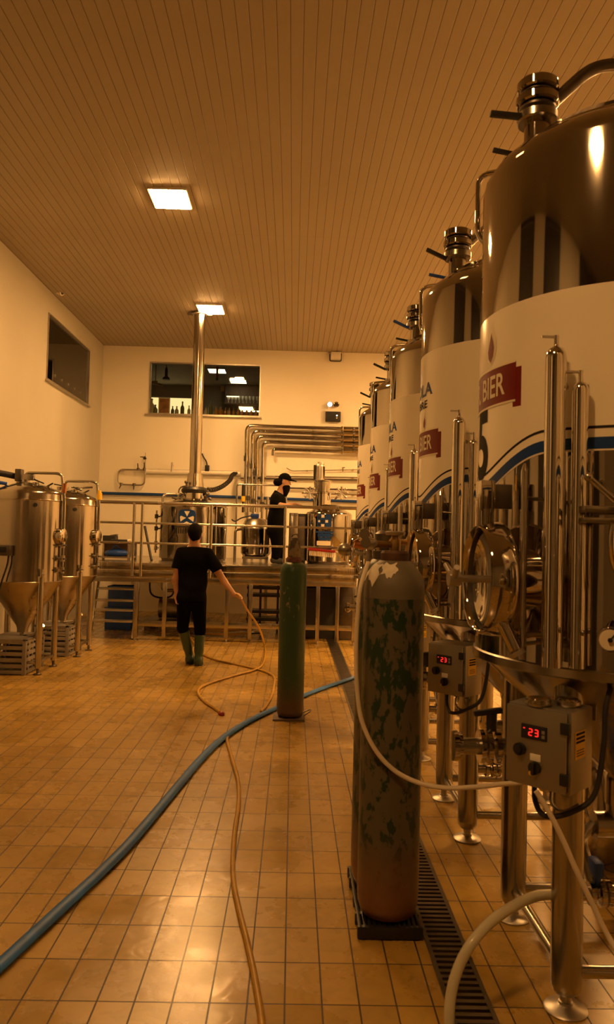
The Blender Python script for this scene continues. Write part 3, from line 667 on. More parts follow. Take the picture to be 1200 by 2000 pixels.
def fermenter(i, label):
    Y = TY0 + TP * i
    t = thing('fermentation_tank', label, 'fermentation tank', (TX, Y, 0), TG)
    R = TR
    # shell, cone, dome
    MB().lathe([(R - .02, 1.125), (R, 1.13), (R, 1.9), (R, 2.92), (R - .006, 2.952), (R - .028, 2.985), (R - .065, 3.014), (R - .095, 3.030)], 112).build('shell', M['polished'], t, 50)
    MB().lathe([(R - .095, 3.028), (R - .099, 3.040), (R - .106, 3.044), (R - .14, 3.075), (R - .25, 3.125), (R - .38, 3.165), (.06, 3.19), (0, 3.195)], 96).build('dome', M['polished'], t, 50)
    MB().lathe([(R + .001, 1.15), (R + .008, 1.145), (R + .008, 1.118), (R - .004, 1.112)], 96).build('base_ring', M['satin'], t)
    MB().lathe([(R - .006, 1.125), (R - .05, 1.085), (.065, .70), (.055, .66), (.055, .58)], 80).build('cone', M['brushed'], t, 50)
    # vinyl wrap with its printing
    wt = 2.40 if i == 0 else 2.60
    lo, _ = swoosh(-.02, 0)
    wr = shell_patch(R, -180, 180, lo, wt, 128, .0015).build('wrap', M['wrap'], t, 60)
    a, b = swoosh(-.014, .024); shell_patch(R + .0015, -130, 130, a, b, 96, .001).build('blue_band', M['blue_vinyl'], wr, 60)
    a, b = swoosh(.052, .061); shell_patch(R + .0015, -130, 130, a, b, 96, .001).build('dark_band', M['charcoal_print'], wr, 60)
    # banner with ribbon tails
    bd = 0.0 if i == 0 else -.028
    bn = shell_patch(R + .0015, -26, 26, 2.052 + bd, 2.192 + bd, 40, .0012).build('banner', M['red_vinyl'], wr, 60)
    shell_patch(R + .0012, 24.5, 28.8, 2.030 + bd, 2.170 + bd, 6, .0010).build('ribbon_tail', M['red_vinyl'], bn, 60)
    shell_patch(R + .0012, -28.8, -24.5, 2.030 + bd, 2.170 + bd, 6, .0010).build('ribbon_tail', M['red_vinyl'], bn, 60)
    shell_patch(R + .0028, -26, 26, 2.1885 + bd, 2.1965 + bd, 40, .0006).build('banner_border', M['cream_print'], bn, 60)
    shell_patch(R + .0028, -26, 26, 2.0485 + bd, 2.0565 + bd, 40, .0006).build('banner_border', M['cream_print'], bn, 60)
    wrap_on_cylinder(text_geom('MR. BIER', .115, .0016, .86), R + .0028, 2.120 + bd, 0).build('banner_lettering', M['cream_print'], bn, 60)
    # flame
    def flame(sx, sy): return [(sx * x, sy * y) for x, y in ((0, -.5), (.30, -.32), (.42, -.05), (.30, .18), (.12, .36), (.05, .5), (-.10, .30), (-.30, .08), (-.42, -.12), (-.32, -.34))]
    def flame_mesh(w, h, z, rr):
        return wrap_on_cylinder(outline_bm(flame(w, h)), R, z, R_(9), rr - R)
    fs_ = 1.0 if i == 0 else .62; fz_ = 2.282 if i == 0 else 2.218
    fo = flame_mesh(.105 * fs_, .155 * fs_, fz_, R + .0032).build('flame_outline', M['cream_print'], wr); flame_mesh(.062 * fs_, .115 * fs_, fz_ - .008 * fs_, R + .0042).build('flame', M['red_vinyl'], fo)
    if i == 0:
        wrap_on_cylinder(text_geom('5', .36, .010, .92), R + .0015, 1.905, R_(0)).build('tank_number', M['charcoal_print'], wr, 60)
        wrap_on_cylinder(text_geom('- - -', .05, .001), R + .0015, 2.015, R_(2)).build('small_print', M['charcoal_print'], wr, 60)
    else:
        wrap_on_cylinder(text_geom('VOLA', .098, .003, 1.42), R + .0015, 2.392, R_(0)).build('brand_lettering', M['blue_vinyl'], wr, 60)
        wrap_on_cylinder(text_geom('LIBRE', .060, .0012, 1.75), R + .0015, 2.312, R_(0)).build('brand_lettering', M['charcoal_print'], wr, 60)
    # legs
    q = .31
    for sx in (-1, 1):
        for sy in (-1, 1):
            x, y = sx * q, sy * q
            lg = MB().lathe([(0, .062), (.040, .062), (.050, .078), (.052, .10), (.052, 1.14), (0, 1.14)], 28, (x, y, 0)).build('leg', M['satin'], t)
            MB().lathe([(0, 0), (.070, 0), (.072, .006), (.066, .012), (.028, .020), (.024, .022), (.024, .030), (.019, .032), (.019, .066), (0, .066)], 28, (x, y, 0)).build('levelling_foot', M['dull'], lg)
            MB().box((x * .93, y * .93, 1.045), (.012, .16, .16), Matrix.Rotation(math.atan2(y, x), 3, 'Z') @ Matrix.Rotation(R_(0), 3, 'Z'), .003).build('gusset', M['satin'], lg)
    for z in (.125,):
        for s in (-1, 1):
            MB().cyl((-q, s * q, z), (q, s * q, z), .021, seg=14).build('cross_brace', M['satin'], t)
            MB().cyl((s * q, -q, z), (s * q, q, z), .021, seg=14).build('cross_brace', M['satin'], t)
    # valve neck on the dome
    nx = -.355
    nk = MB().lathe([(.050, 2.98), (.050, 3.175)], 28, (nx, 0, 0)).build('neck', M['polished'], t)
    for k, (z, h, r, mm) in enumerate(((3.175, .040, .079, 'satin'), (3.222, .020, .070, 'dark_steel'), (3.244, .036, .082, 'polished'), (3.283, .014, .068, 'dark_steel'), (3.299, .040, .079, 'polished'))):
        MB().lathe([(0, z), (r - .006, z), (r, z + .006), (r, z + h - .006), (r - .006, z + h), (0, z + h)], 32, (nx, 0, 0)).build('clamp_ring', M[mm], nk)
    hm = M['blue_plastic'] if i == 2 else M['black']
    MB().box((nx - .125, -.02, 3.195), (.13, .030, .018), Matrix.Rotation(R_(4 if i == 0 else 24), 3, 'Y'), .006).build('valve_handle', hm, nk)
    MB().tube(bend([(nx + .06, 0, 3.265), (nx + .22, 0, 3.420), (.20, 0, 3.425), (.34, .0, 3.13)], .08), .024, 14).build('spray_arm', M['dark_steel'] if i == 0 else M['satin'], t)
    # blow-off pipe over the shoulder, small lever on the dome
    c, s = math.cos(R_(-28)), math.sin(R_(-28))
    def rad(r, z): return (-c * r, -s * r, z)
    MB().tube(bend([rad(.42, 3.02), rad(.43, 3.10), rad(.585, 3.10), rad(.585, 2.84), rad(.53, 2.78)], .05), .0115, 12).build('blow_off_pipe', M['chrome'], t)
    lv = MB().cyl((-.40, .09, 3.03), (-.40, .09, 3.10), .018, seg=12).build('relief_valve', M['satin'], t)
    MB().box((-.445, .09, 3.105), (.12, .022, .014), Matrix.Rotation(R_(10), 3, 'Y'), .004).build('valve_handle', M['blue_plastic'] if i == 1 else M['black'], lv)
    # manway on the aisle side
    ax = Vector((-math.cos(R_(3)), -math.sin(R_(3)), 0)); lip = Vector((-.632, -.285, 1.425))
    Q = lambda d: lip - ax * d
    mw = MB().lathe([(.168, .02), (.172, .004), (.180, 0), (.186, .010), (.189, .025), (.195, .055), (.197, .078), (.188, .090), (.108, .100), (.100, .11), (.100, .42)], 56, Q(.0), (-ax.x, -ax.y, 0)).build('manway', M['polished'], t, 50)
    MB().lathe([(.168, .02), (.164, .075), (0, .080)], 48, Q(.0), (-ax.x, -ax.y, 0)).build('manway_bore', M['dark_steel'], mw, 50)
    MB().lathe([(0, .074), (.06, .070), (.13, .056), (.155, .040), (.162, .036), (.162, .046), (.12, .072), (0, .079)], 48, Q(.0), (-ax.x, -ax.y, 0)).build('manway_door', M['chrome'], mw, 50)
    kb = MB().cyl(Q(.07), Q(-.085), .013, seg=12).cyl(Q(-.055), Q(-.095), .026, seg=16)
    side = Vector((0, 0, 1)).cross(ax)
    for k in range(3):
        an = 2 * PI * k / 3 + .5; d = side * math.cos(an) + Vector((0, 0, 1)) * math.sin(an); kb.cyl(Q(-.075), Q(-.085) + d * .085, .013, .010, seg=10)
    kb.build('star_knob', M['dull'], mw)
    MB().box(Q(.03) + Vector((0, 0, .285)), (.050, .050, .105), Matrix.Rotation(R_(8), 3, 'Z'), .004).cyl(Q(.03) + Vector((0, 0, .18)), Q(.03) + Vector((0, 0, .24)), .030, seg=18).build('hinge_post', M['polished'], mw)
    hb = MB(); hp = Q(.03) + Vector((.04, .0, .285))
    hb.box(hp + Vector((.02, .02, .0)), (.07, .03, .085), bev=.004).build('hinge_arm', M['dark_steel'], mw)
    # standpipes up the front of the shell
    for (x, y, r, top) in ((-.425, -.46, .0335, 2.19), (-.350, -.475, .026, 2.075)):
        pr = [(r, .0)]; k = Vector((x, y, 0))
        sp = MB().lathe([(0, 1.16), (r, 1.16), (r, top - r * 1.2), (r * .92, top - r * .7), (r * .68, top - r * .25), (r * .30, top - .002), (.008, top + .004), (.008, top + .035), (0, top + .035)], 24, k).build('standpipe', M['chrome'], t, 60)
        inn = Vector((x, y, 0)).normalized()
        for z in (1.22, top - .12):
            MB().cyl(Vector((x, y, z)), inn * (R - .01) + Vector((0, 0, z)), .010, seg=10).build('standoff', M['satin'], sp)
        MB().box((x - .02, y, top + .030), (.055, .010, .008), bev=.002).build('tip_valve', M['dull'], sp)
    sp = MB().cyl((-.50, -.39, 1.17), (-.50, -.39, 1.79), .012, seg=12).cyl((-.50, -.39, 1.79), (-.50, -.39, 1.815), .012, .004, seg=12).build('sensor_tube', M['chrome'], t)
    inn = Vector((-.50, -.39, 0)).normalized()
    for z in (1.22, 1.7): MB().cyl(Vector((-.50, -.39, z)), inn * (R - .01) + Vector((0, 0, z)), .007, seg=8).build('standoff', M['satin'], sp)
    # sample valve
    sv = MB().cyl((-.44, -.31, 1.245), (-.545, -.40, 1.235), .012, seg=12).cyl((-.530, -.42, 1.205), (-.565, -.40, 1.285), .022, seg=18).cyl((-.566, -.40, 1.283), (-.574, -.396, 1.300), .027, seg=18).build('sample_valve', M['polished'], t)
    MB().cyl((-.527, -.422, 1.200), (-.520, -.426, 1.188), .026, seg=16).build('valve_cap', M['dull'], sv)
    # bottom outlet, butterfly valve towards the aisle, low drain valve
    ov = MB().tube(bend([(0, 0, .62), (0, 0, .50), (-.10, .0, .50)], .05), .05, 16).build('outlet_elbow', M['satin'], t)
    if i < 0: return t
    rp = MB().tube(bend([(-.22, .03, .86), (-.30, .03, .775), (-.40, .03, .775)], .04), .032, 16).cyl((-.40, .03, .775), (-.60, .03, .775), .032, seg=18).build('racking_port', M['satin'], t)
    for x, r in ((-.39, .055), (-.455, .062), (-.49, .070), (-.515, .062), (-.60, .050), (-.615, .056)):
        MB().cyl((x, .03, .775), (x - .018, .03, .775), r, seg=24).build('clamp_ring', M['polished'], rp)
    MB().cyl((-.485, .03, .835), (-.485, .03, .90), .020, seg=12).box((-.50, .03, .905), (.11, .03, .02), Matrix.Rotation(R_(-8), 3, 'Y'), .005).build('valve_handle', M['black'], rp)
    dv = MB().tube(bend([(-.10, 0, .50), (-.16, -.02, .45), (-.16, -.19, .33), (-.10, -.19, .33), (-.02, -.19, .33)], .05), .022, 14).build('drain_pipe', M['satin'], t)
    for x, r in ((-.035, .042), (-.06, .042), (-.115, .045), (-.14, .045), (-.175, .04)): MB().cyl((x, -.19, .33), (x - .016, -.19, .33), r, seg=22).build('clamp_ring', M['polished'], dv)
    MB().cyl((-.175, -.19, .33), (-.30, -.19, .325), .024, seg=14).build('hose_tail', M['satin'], dv)
    MB().cyl((-.16, -.19, .36), (-.16, -.19, .40), .012, seg=10).box((-.17, -.20, .425), (.035, .075, .055), bev=.012).build('valve_handle', M['blue_plastic'], dv)
    if -1 < i < 3:
        control_box(t, -q - .707 * .145, -q - .707 * .145, .905)
        if i == 1:
            pass
    if i == 0:
        # clamp bracket, lever and gauge at the near side of the first tank
        b = at(1155, 1002, 2.36) - Vector((TX, Y, 0))
        br = MB().box(b + Vector((.10, 0, .012)), (.26, .05, .020), bev=.003).box(b + Vector((.08, .0, -.022)), (.22, .05, .016), bev=.003).box(b + Vector((.13, .09, -.004)), (.04, .22, .05), bev=.003).build('pipe_bracket', M['satin'], t)
        l0 = at(1150, 932, 2.34) - Vector((TX, Y, 0)); MB().cyl(l0, l0 + Vector((.14, 0, -.12)), .010, seg=12).ell(l0, (.014, .014, .014)).cyl(l0 + Vector((.14, 0, -.12)), b + Vector((.14, .02, .0)), .008, seg=10).build('bracket_lever', M['satin'], br)
        MB().tube([b + Vector((.07, 0, -.03)), b + Vector((.065, 0, -.09)), b + Vector((.08, .01, -.16)), b + Vector((.13, .03, -.24))], .011, 10, 6).build('bracket_tube', M['chrome'], br)
        g = at(1192, 1250, 2.30) - Vector((TX, Y, 0))
        ga = MB().lathe([(0, 0), (.036, 0), (.038, .004), (.038, .026), (.030, .030), (0, .030)], 32, g, (.35, 1, 0)).build('pressure_gauge', M['chrome'], t)
        MB().lathe([(0, 0), (.031, 0), (.031, .003), (0, .003)], 32, g + Vector((-.001, -.004, 0)), (.35, 1, 0)).build('gauge_dial', M['cream_print'], ga)
        MB().cyl(g + Vector((-.002, -.006, 0)), g + Vector((-.004, -.012, 0)), .007, seg=12).box(g + Vector((.004, -.008, .008)), (.004, .003, .026), Matrix.Rotation(R_(40), 3, 'Y')).build('gauge_needle', M['black'], ga)
        MB().cyl(g + Vector((.01, .03, 0)), g + Vector((.03, .16, .0)), .010, seg=10).build('gauge_stem', M['satin'], ga)
    return t

TL = ['tall polished tank nearest the camera, with the big dark 5 below its red banner',
      'second tall tank from the camera, just behind the tank marked 5',
      'third tall tank from the camera, with a blue neck handle',
      'fourth tall tank from the camera in the right row',
      'fifth and farthest tall tank of the right row, next to the raised platform']
tanks = [fermenter(i, TL[i]) for i in range(5)]
fermenter(-1, 'added tall tank before the one marked 5, beyond the right edge')  # added out of view to darken the reflection in the first tank

# things left on and under the tanks
for k, (px, py) in enumerate(((1052, 1372), (1110, 1380))):
    p = at(px, py, 2.47); z = .905 + .1275 + .001
    t = thing('clamp_cap', ('steel clamp cap lying on the left of the near control box top', 'steel clamp cap lying on the right of the near control box top')[k], 'cap', (p.x, p.y, z))
    MB().lathe([(0, 0), (.034, 0), (.036, .004), (.036, .020), (.032, .024), (.020, .020), (0, .018)], 28).build('cap_disc', M['polished'], t); MB().lathe([(.036, .006), (.041, .007), (.041, .017), (.036, .018)], 28).build('clamp_rim', M['satin'], t)
t = thing('steel_drum', 'brown reflecting steel drum on the tiles between the first two tall tanks', 'drum', (1.70, 3.80, 0))
MB().lathe([(0, 0), (.19, 0), (.20, .015), (.205, .25), (.20, .27), (.20, .62), (.19, .64), (.18, .63), (.18, .1), (0, .08)], 56).build('drum_body', M['brushed'], t)
MB().lathe([(.20, .635), (.21, .645), (.20, .655), (.19, .645)], 48, closed=True).build('drum_rim', M['satin'], t)
MB().tube([(-.20, -.02, .46), (-.27, -.06, .40), (-.25, -.10, .22), (-.19, -.06, .14)], .010, 8, 6).build('drum_handle', M['chrome'], t)
# ------------------------------------------------------------------ small conical fermenters on the left
def conical(loc, label, box):
    t = thing('conical_fermenter', label, 'conical fermenter', loc, 'pair of conical fermenters on the left')
    R = .405
    MB().lathe([(R - .012, .995), (R, 1.0), (R, 1.88)], 96).build('shell', M['brushed'], t, 50)
    MB().lathe([(R, 1.88), (R + .004, 1.885), (R + .004, 1.895), (R, 1.90), (R - .003, 1.955), (R - .03, 1.99), (R - .06, 2.00), (R - .075, 2.012), (R - .16, 2.045), (.12, 2.085), (0, 2.095)], 96).build('dome', M['brushed'], t, 50)
    MB().lathe([(R, 1.0), (R + .004, .995), (R - .01, .975), (.075, .50), (.06, .46), (.06, .42), (0, .42)], 80).build('cone', M['cone'], t, 50)
    q = .272
    for sx in (-1, 1):
        for sy in (-1, 1):
            x, y = sx * q, sy * q
            lg = MB().lathe([(0, .07), (.03, .07), (.034, .08), (.034, 1.05), (0, 1.05)], 22, (x, y, 0)).build('leg', M['satin'], t)
            MB().lathe([(0, 0), (.045, 0), (.045, .01), (.02, .016), (.016, .02), (.016, .075), (0, .075)], 20, (x, y, 0)).build('levelling_foot', M['dark_steel'], lg)
    for s in (-1, 1): MB().cyl((s * q, -q, .13), (s * q, q, .13), .016, seg=12).build('cross_brace', M['satin'], t); MB().cyl((-q, s * q, .13), (q, s * q, .13), .016, seg=12).build('cross_brace', M['satin'], t)
    # pipe off the dome and down the right side, with a sight glass
    pp = MB().tube(bend([(-.02, -.03, 2.08), (-.02, -.03, 2.20), (.34, -.05, 2.20), (.39, -.05, 2.18), (.43, -.05, 1.90), (.43, -.05, 1.15)], .05), .016, 12).build('vent_pipe', M['satin'], t)
    MB().cyl((.418, -.05, 1.98), (.425, -.05, 2.09), .026, seg=14).build('sight_glass', M['yellow'] if not box else M['copper'], pp)
    for (x, y, z, r, h) in ((-.02, -.03, 2.09, .045, .03), (-.10, .05, 2.08, .05, .05), (.12, -.10, 2.04, .035, .05), (.22, .02, 2.02, .03, .04)): MB().cyl((x, y, z), (x, y, z + h), r, seg=18).build('dome_fitting', M['satin'], t)
    
    for (x, y, z, a) in ((.16, -.12, 2.10, 25), (.24, .0, 2.07, -20), (-.12, .04, 2.15, 10)):
        MB().box((x, y, z), (.13, .02, .016), Matrix.Rotation(R_(a), 3, 'Y') @ Matrix.Rotation(R_(a * 2), 3, 'Z'), .004).build('valve_lever', M['black'], t)
    # ports on the shell
    for (an, z) in ((62, 1.83),):
        d = Vector((math.sin(R_(30)), -math.cos(R_(30)), 0)); p = d * R + Vector((0, 0, z)); MB().cyl(p - d * .01, p + d * .03, .022, seg=14).build('thermometer_port', M['black'], t)
    d = Vector((.66, -.75, 0)).normalized()
    for z in (1.09,):
        p = d * R + Vector((0, 0, z)); v = MB().cyl(p - d * .01, p + d * .07, .014, seg=12).cyl(p + d * .05 + Vector((0, 0, -.03)), p + d * .05 + Vector((0, 0, .05)), .02, seg=12).build('sample_tap', M['polished'], t); MB().box(p + d * .09, (.03, .03, .02), bev=.004).build('tap_handle', M['dull'], v)
    d = Vector((.98, -.20, 0)).normalized(); p = d * R + Vector((0, 0, 1.50))
    mw = MB().lathe([(0, 0), (.07, 0), (.085, .01), (.09, .05), (.09, .08)], 28, p + d * .06, (-d.x, -d.y, 0)).build('side_port', M['polished'], t)
    for z, s in ((1.40, .018), (1.25, .022), (1.12, .02)):
        p = d * R + Vector((0, 0, z)); v = MB().cyl(p, p + d * .055, s * .7, seg=10).cyl(p + d * .05 + Vector((0, 0, -.03)), p + d * .05 + Vector((0, 0, .035)), s, seg=12).build('side_valve', M['dull'], t); MB().box(p + d * .075 + Vector((0, -.02, 0)), (.02, .07, .014), bev=.003).build('valve_lever', M['black'], v)
    MB().tube(bend([(.0, 0, .43), (.0, 0, .36), (.20, -.12, .40), (.27, -.16, .52)], .06), .03, 12).build('outlet_pipe', M['satin'], t)
    if box:
        bx = MB().box((-.11, -.455, 1.335), (.24, .09, .11), bev=.006).build('controller', M['dark_steel'], t)
        MB().box((-.11, -.502, 1.345), (.16, .006, .06), bev=.002).build('controller_face', M['black'], bx)
        MB().tube([(-.02, -.455, 1.28), (-.03, -.46, 1.18), (-.08, -.45, 1.02), (-.14, -.44, .80), (-.2, -.40, .66)], .010, 8, 6).build('cable', M['rubber'], bx)
        MB().tube([(-.55, -.2, 2.18), (-.35, -.12, 2.19), (-.15, .02, 2.16)], .035, 12, 5).build('top_hose', M['rubber'], t)
        MB().tube([(-.55, -.25, 2.06), (-.30, -.18, 2.075), (-.18, -.15, 2.06)], .02, 10, 5).build('air_line', M['blue_plastic'], t)
        MB().box((-.10, .0, 2.17), (.07, .11, .14), bev=.01).build('pump_head', M['dark_steel'], t)
        MB().box((.02, -.03, 2.15), (.12, .05, .07), bev=.01).build('manifold_block', M['satin'], t)
    else:
        MB().box((.10, .0, 2.12), (.10, .02, .015), bev=.004).build('top_lever', M['black'], t)
        MB().tube([(.08, -.02, 2.09), (.22, -.03, 2.12), (.33, -.02, 2.13)], .012, 8, 5).build('sample_line', M['satin'], t)
        MB().cyl((.43, -.05, 1.97), (.43, -.05, 2.06), .03, seg=14).build('yellow_collar', M['yellow'], t)
    return t
conical((-2.995, 8.67, 0), 'brushed conical fermenter cut off by the left edge, nearer of the left pair', True)
kk = conical((-2.925, 9.93, 0), 'brushed conical fermenter standing behind the nearer left one', False)

for yy, lb in ((6.45, 'added conical fermenter level with the green cylinder, beyond the left edge'), (5.2, 'added conical fermenter level with the second tall tank, beyond the left edge'), (3.95, 'added conical fermenter level with the grey cylinders, beyond the left edge')):  # extra copies added out of view to be mirrored in the steel
    c = copy_tree(kk); c.location = (-3.0, yy, 0); c['label'] = lb; c['group'] = 'added conical fermenters beyond the left edge'

def crate(loc, s, label):
    t = thing('slatted_crate', label, 'crate', loc, 'crates under the left fermenters')
    W, D, H = s
    for sx in (-1, 1):
        for sy in (-1, 1): MB().box((sx * (W / 2 - .02), sy * (D / 2 - .02), H / 2), (.04, .04, H), bev=.004).build('corner_post', M['grey_plastic'], t)
    n = 6
    for side in range(4):
        mb = MB()
        for k in range(n):
            z = .03 + (H - .06) * k / (n - 1)
            if side < 2: mb.box((0, (-1, 1)[side] * (D / 2 - .010), z), (W - .05, .016, .040), bev=.003)
            else: mb.box(((-1, 1)[side - 2] * (W / 2 - .010), 0, z), (.016, D - .05, .040), bev=.003)
        if side >= 2:
            for k in range(4): mb.box(((-1, 1)[side - 2] * (W / 2 - .012), -D / 2 + D * (k + 1) / 5, H / 2), (.012, .03, H - .06))
        mb.build('slatted_side', M['grey_plastic'], t)
    MB().box((0, 0, H - .012), (W, D, .024), bev=.004).build('lid', M['grey_plastic'], t)
    MB().box((0, 0, .02), (W - .04, D - .04, .03)).build('base', M['grey_plastic'], t)
    return t
crate((-3.05, 8.64, 0), (.43, .62, .385), 'grey slatted crate under the cone of the nearer left fermenter')
crate((-2.97, 9.93, 0), (.43, .62, .385), 'grey slatted crate under the cone of the farther left fermenter')

# ------------------------------------------------------------------ gas cylinders in the foreground
CR = .1235
def gas_cyl(loc, paint, label, valve=True, h=1.295):
    t = thing('gas_cylinder', label, 'gas cylinder', loc)
    MB().lathe([(0, .012), (CR * .55, .0), (CR * .86, .012), (CR * .97, .05), (CR, .10), (CR, h), (CR * .985, h + .02), (CR * .90, h + .060), (CR * .70, h + .095), (CR * .46, h + .118), (CR * .36, h + .124), (0, h + .124)], 72).build('cylinder_body', paint, t, 60)
    return t
C1 = (.418, 3.14, .052); C2 = (.412, 3.394, .052)
t = gas_cyl(C1, M['cyl_grey'], 'worn grey gas cylinder with flaking green paint, in front on the black pallet')
MB().lathe([(CR * .99, 1.298), (CR * 1.003, 1.265), (CR * 1.003, 1.297), (CR * .99, 1.3165), (CR * .905, 1.3575), (CR * .705, 1.3925), (CR * .50, 1.4150)], 64).build('shoulder_paint', mat('bare_grey_shoulder', (.15, .13, .09), .5, noise=.15), t)
lab = MB()
for (a0, a1, r0, r1, ph) in ((168, 226, .62, .95, 0.3), (232, 268, .60, .90, 2.0)):
    n, m = 14, 7; vs = []; lo_ = len(lab.v)
    for j in range(n + 1):
        u = j / n; taper = .06 * math.sin(u * 9 + ph) + .03 * math.sin(u * 23 + ph)
        for k in range(m + 1):
            rr = r0 + (r1 + taper * .5 - r0) * k / m - (.05 * math.sin(u * 6 + ph) if k == 0 else 0)
            a = R_(a0 + (a1 - a0) * u + 4 * math.sin(k * 1.3 + ph))
            z = float(np.interp(rr, [.36, .46, .70, .90, .985, 1.0], [1.419, 1.413, 1.390, 1.355, 1.315, 1.295])) + .005
            vs.append((CR * rr * 1.025 * math.cos(a), CR * rr * 1.025 * math.sin(a), z))
    lab.raw(vs, [(j * (m + 1) + k, (j + 1) * (m + 1) + k, (j + 1) * (m + 1) + k + 1, j * (m + 1) + k + 1) for j in range(n) for k in range(m)], True)
lab.build('paper_label', M['paper'], t)
MB().lathe([(.048, 1.409), (.056, 1.415), (.058, 1.445), (.050, 1.455), (0, 1.455)], 32).build('neck_ring', mat('rusty_neck', (.10, .045, .022), .6, noise=.4, nscale=20), t)
v = MB().lathe([(.0, 1.45), (.022, 1.45), (.024, 1.495), (.016, 1.51), (.016, 1.525), (0, 1.525)], 20).cyl((0, 0, 1.48), (-.085, -.02, 1.48), .014, seg=14).cyl((-.02, .0, 1.49), (.05, .045, 1.49), .013, seg=14).build('valve', mat('brass_valve', (.35, .22, .08), .35, 1, noise=.3, nscale=30), t)
MB().lathe([(0, 1.518), (.038, 1.518), (.042, 1.525), (.042, 1.531), (.034, 1.535), (0, 1.535)], 24).build('hand_wheel', M['dull'], v)
rg = MB().ell((-.105, -.028, 1.48), (.032, .026, .026)).cyl((-.105, -.03, 1.48), (-.112, -.03, 1.41), .012, seg=10).build('regulator', M['dull'], v)
for (dx, dz, rr) in ((-.128, .040, .021), (-.122, .004, .021)):
    MB().cyl((-.105, -.028, 1.48), (dx, -.040, 1.48 + dz), .008, seg=8).cyl((dx, -.030, 1.48 + dz), (dx - .004, -.058, 1.48 + dz), rr, seg=24).build('regulator_gauge', M['satin'], v)
MB().cyl((-.13, -.03, 1.47), (-.17, -.032, 1.48), .016, seg=14).cyl((-.15, -.03, 1.465), (-.165, -.03, 1.495), .012, seg=12).build('regulator_arm', M['copper'], v)
MB().ell((-.208, -.034, 1.455), (.030, .030, .027)).cyl((-.208, -.034, 1.475), (-.205, -.034, 1.525), .006, seg=10).build('regulator_bulb', M['dull'], v)
t2 = gas_cyl(C2, M['cyl_grey'], 'worn grey gas cylinder hidden behind the front one on the black pallet')
MB().lathe([(.046, 1.411), (.056, 1.415), (.058, 1.45), (0, 1.453)], 24).build('neck_ring', M['dark_steel'], t2)
MB().lathe([(0, 1.45), (.03, 1.45), (.034, 1.485), (.05, 1.495), (.05, 1.525), (.03, 1.54), (0, 1.54)], 20).build('valve', M['dark_steel'], t2)
# pallet
t = thing('plastic_pallet', 'small black plastic pallet under the two grey gas cylinders', 'pallet', (.416, 3.2965, 0))
W, D = .256, .555
for k in range(13): MB().box((-W / 2 + .012 + k * (W - .024) / 12, 0, .0435), (.013, D, .017), bev=.003).build('deck_slat', M['black'], t)
for y in (-D / 2 + .01, -.16, .16, D / 2 - .01): MB().box((0, y, .028), (W, .022, .046), bev=.004).build('cross_rail', M['black'], t)
for x in (-W / 2 + .025, 0, W / 2 - .025):
    for y in (-D / 2 + .025, 0, D / 2 - .025): MB().cyl((x, y, 0), (x, y, .035), .020, .024, seg=12).build('block_foot', M['black'], t)

# green cylinder on its plate
gx, gy = .012, 6.665
t = thing('base_plate', 'thin rusty square plate under the green gas cylinder', 'plate', (gx - .01, gy, 0))
MB().box((0, 0, .008), (.27, .27, .016), bev=.003).build('plate_sheet', mat('rusty_plate', (.09, .06, .04), .6, noise=.35, nscale=12), t)
MB().tube(bend([(.10, .11, .012), (.19, .12, .05), (.19, .05, .05), (.13, .02, .014)], .03), .006, 8).build('plate_handle', M['dark_steel'], t)
GR = .115
t = thing('gas_cylinder', 'chipped dark green gas cylinder standing alone mid floor on a plate', 'gas cylinder', (gx, gy, .016))
MB().lathe([(0, .01), (GR * .6, 0), (GR * .92, .012), (GR, .05), (GR, 1.235), (GR * .97, 1.268), (GR * .86, 1.298), (GR * .66, 1.318), (GR * .5, 1.325), (0, 1.325)], 72).build('cylinder_body', M['cyl_green'], t, 60)
MB().lathe([(.060, 1.318), (.064, 1.322), (.064, 1.358), (.058, 1.366), (0, 1.366)], 36).build('neck_collar', mat('red_rust_collar', (.11, .028, .016), .55, noise=.4, nscale=25), t)
MB().lathe([(.056, 1.362), (.056, 1.44), (.050, 1.49), (.040, 1.525), (.030, 1.535), (0, 1.537)], 36).build('valve_cap', cylinder_paint('flaked_cap_paint', (.20, .155, .095), (.05, .035, .02), (.10, .06, .03), .70, .3), t)
MB().tube([(-.03, 0, 1.53), (-.01, 0, 1.560), (.02, 0, 1.562), (.035, 0, 1.535)], .006, 8, 5).build('cap_loop', M['dark_steel'], t)

# ------------------------------------------------------------------ hoses
def floor_hose(name, label, px, r, mt, flat=None, head=(), tail=(), z=None):
    z = (flat[1] / 2 if flat else r) + .001 if z is None else z
    P = list(head) + [onz(x, y, z) for x, y in px] + list(tail); o = Vector((P[0].x, P[0].y, 0))
    t = thing(name, label, 'hose', o)
    MB().tube([p - o for p in P], r, 12, 7, flat=flat).build('hose_tube', mt, t)
    return t, o
t, o = floor_hose('flat_hose', 'thick blue hose curving across the tiles from bottom left to the right tanks',
    [(-75, 1950), (0, 1885), (65, 1825), (130, 1765), (195, 1705), (250, 1650), (300, 1592), (345, 1538), (388, 1487), (425, 1450), (460, 1424), (500, 1401), (540, 1383), (570, 1370), (600, 1356), (640, 1341), (690, 1324), (740, 1308), (800, 1296)], .02, M['blue_hose'], flat=(.058, .034))
t, o = floor_hose('yellow_hose', 'yellow hose running from the bottom edge up to the blue hose and under it',
    [(513, 2030), (511, 1990), (503, 1940), (494, 1890), (481, 1832), (468, 1780), (457, 1725), (455, 1675), (459, 1620), (466, 1570), (465, 1525), (452, 1477), (444, 1445), (449, 1428)], .012, M['yellow_hose'], tail=())
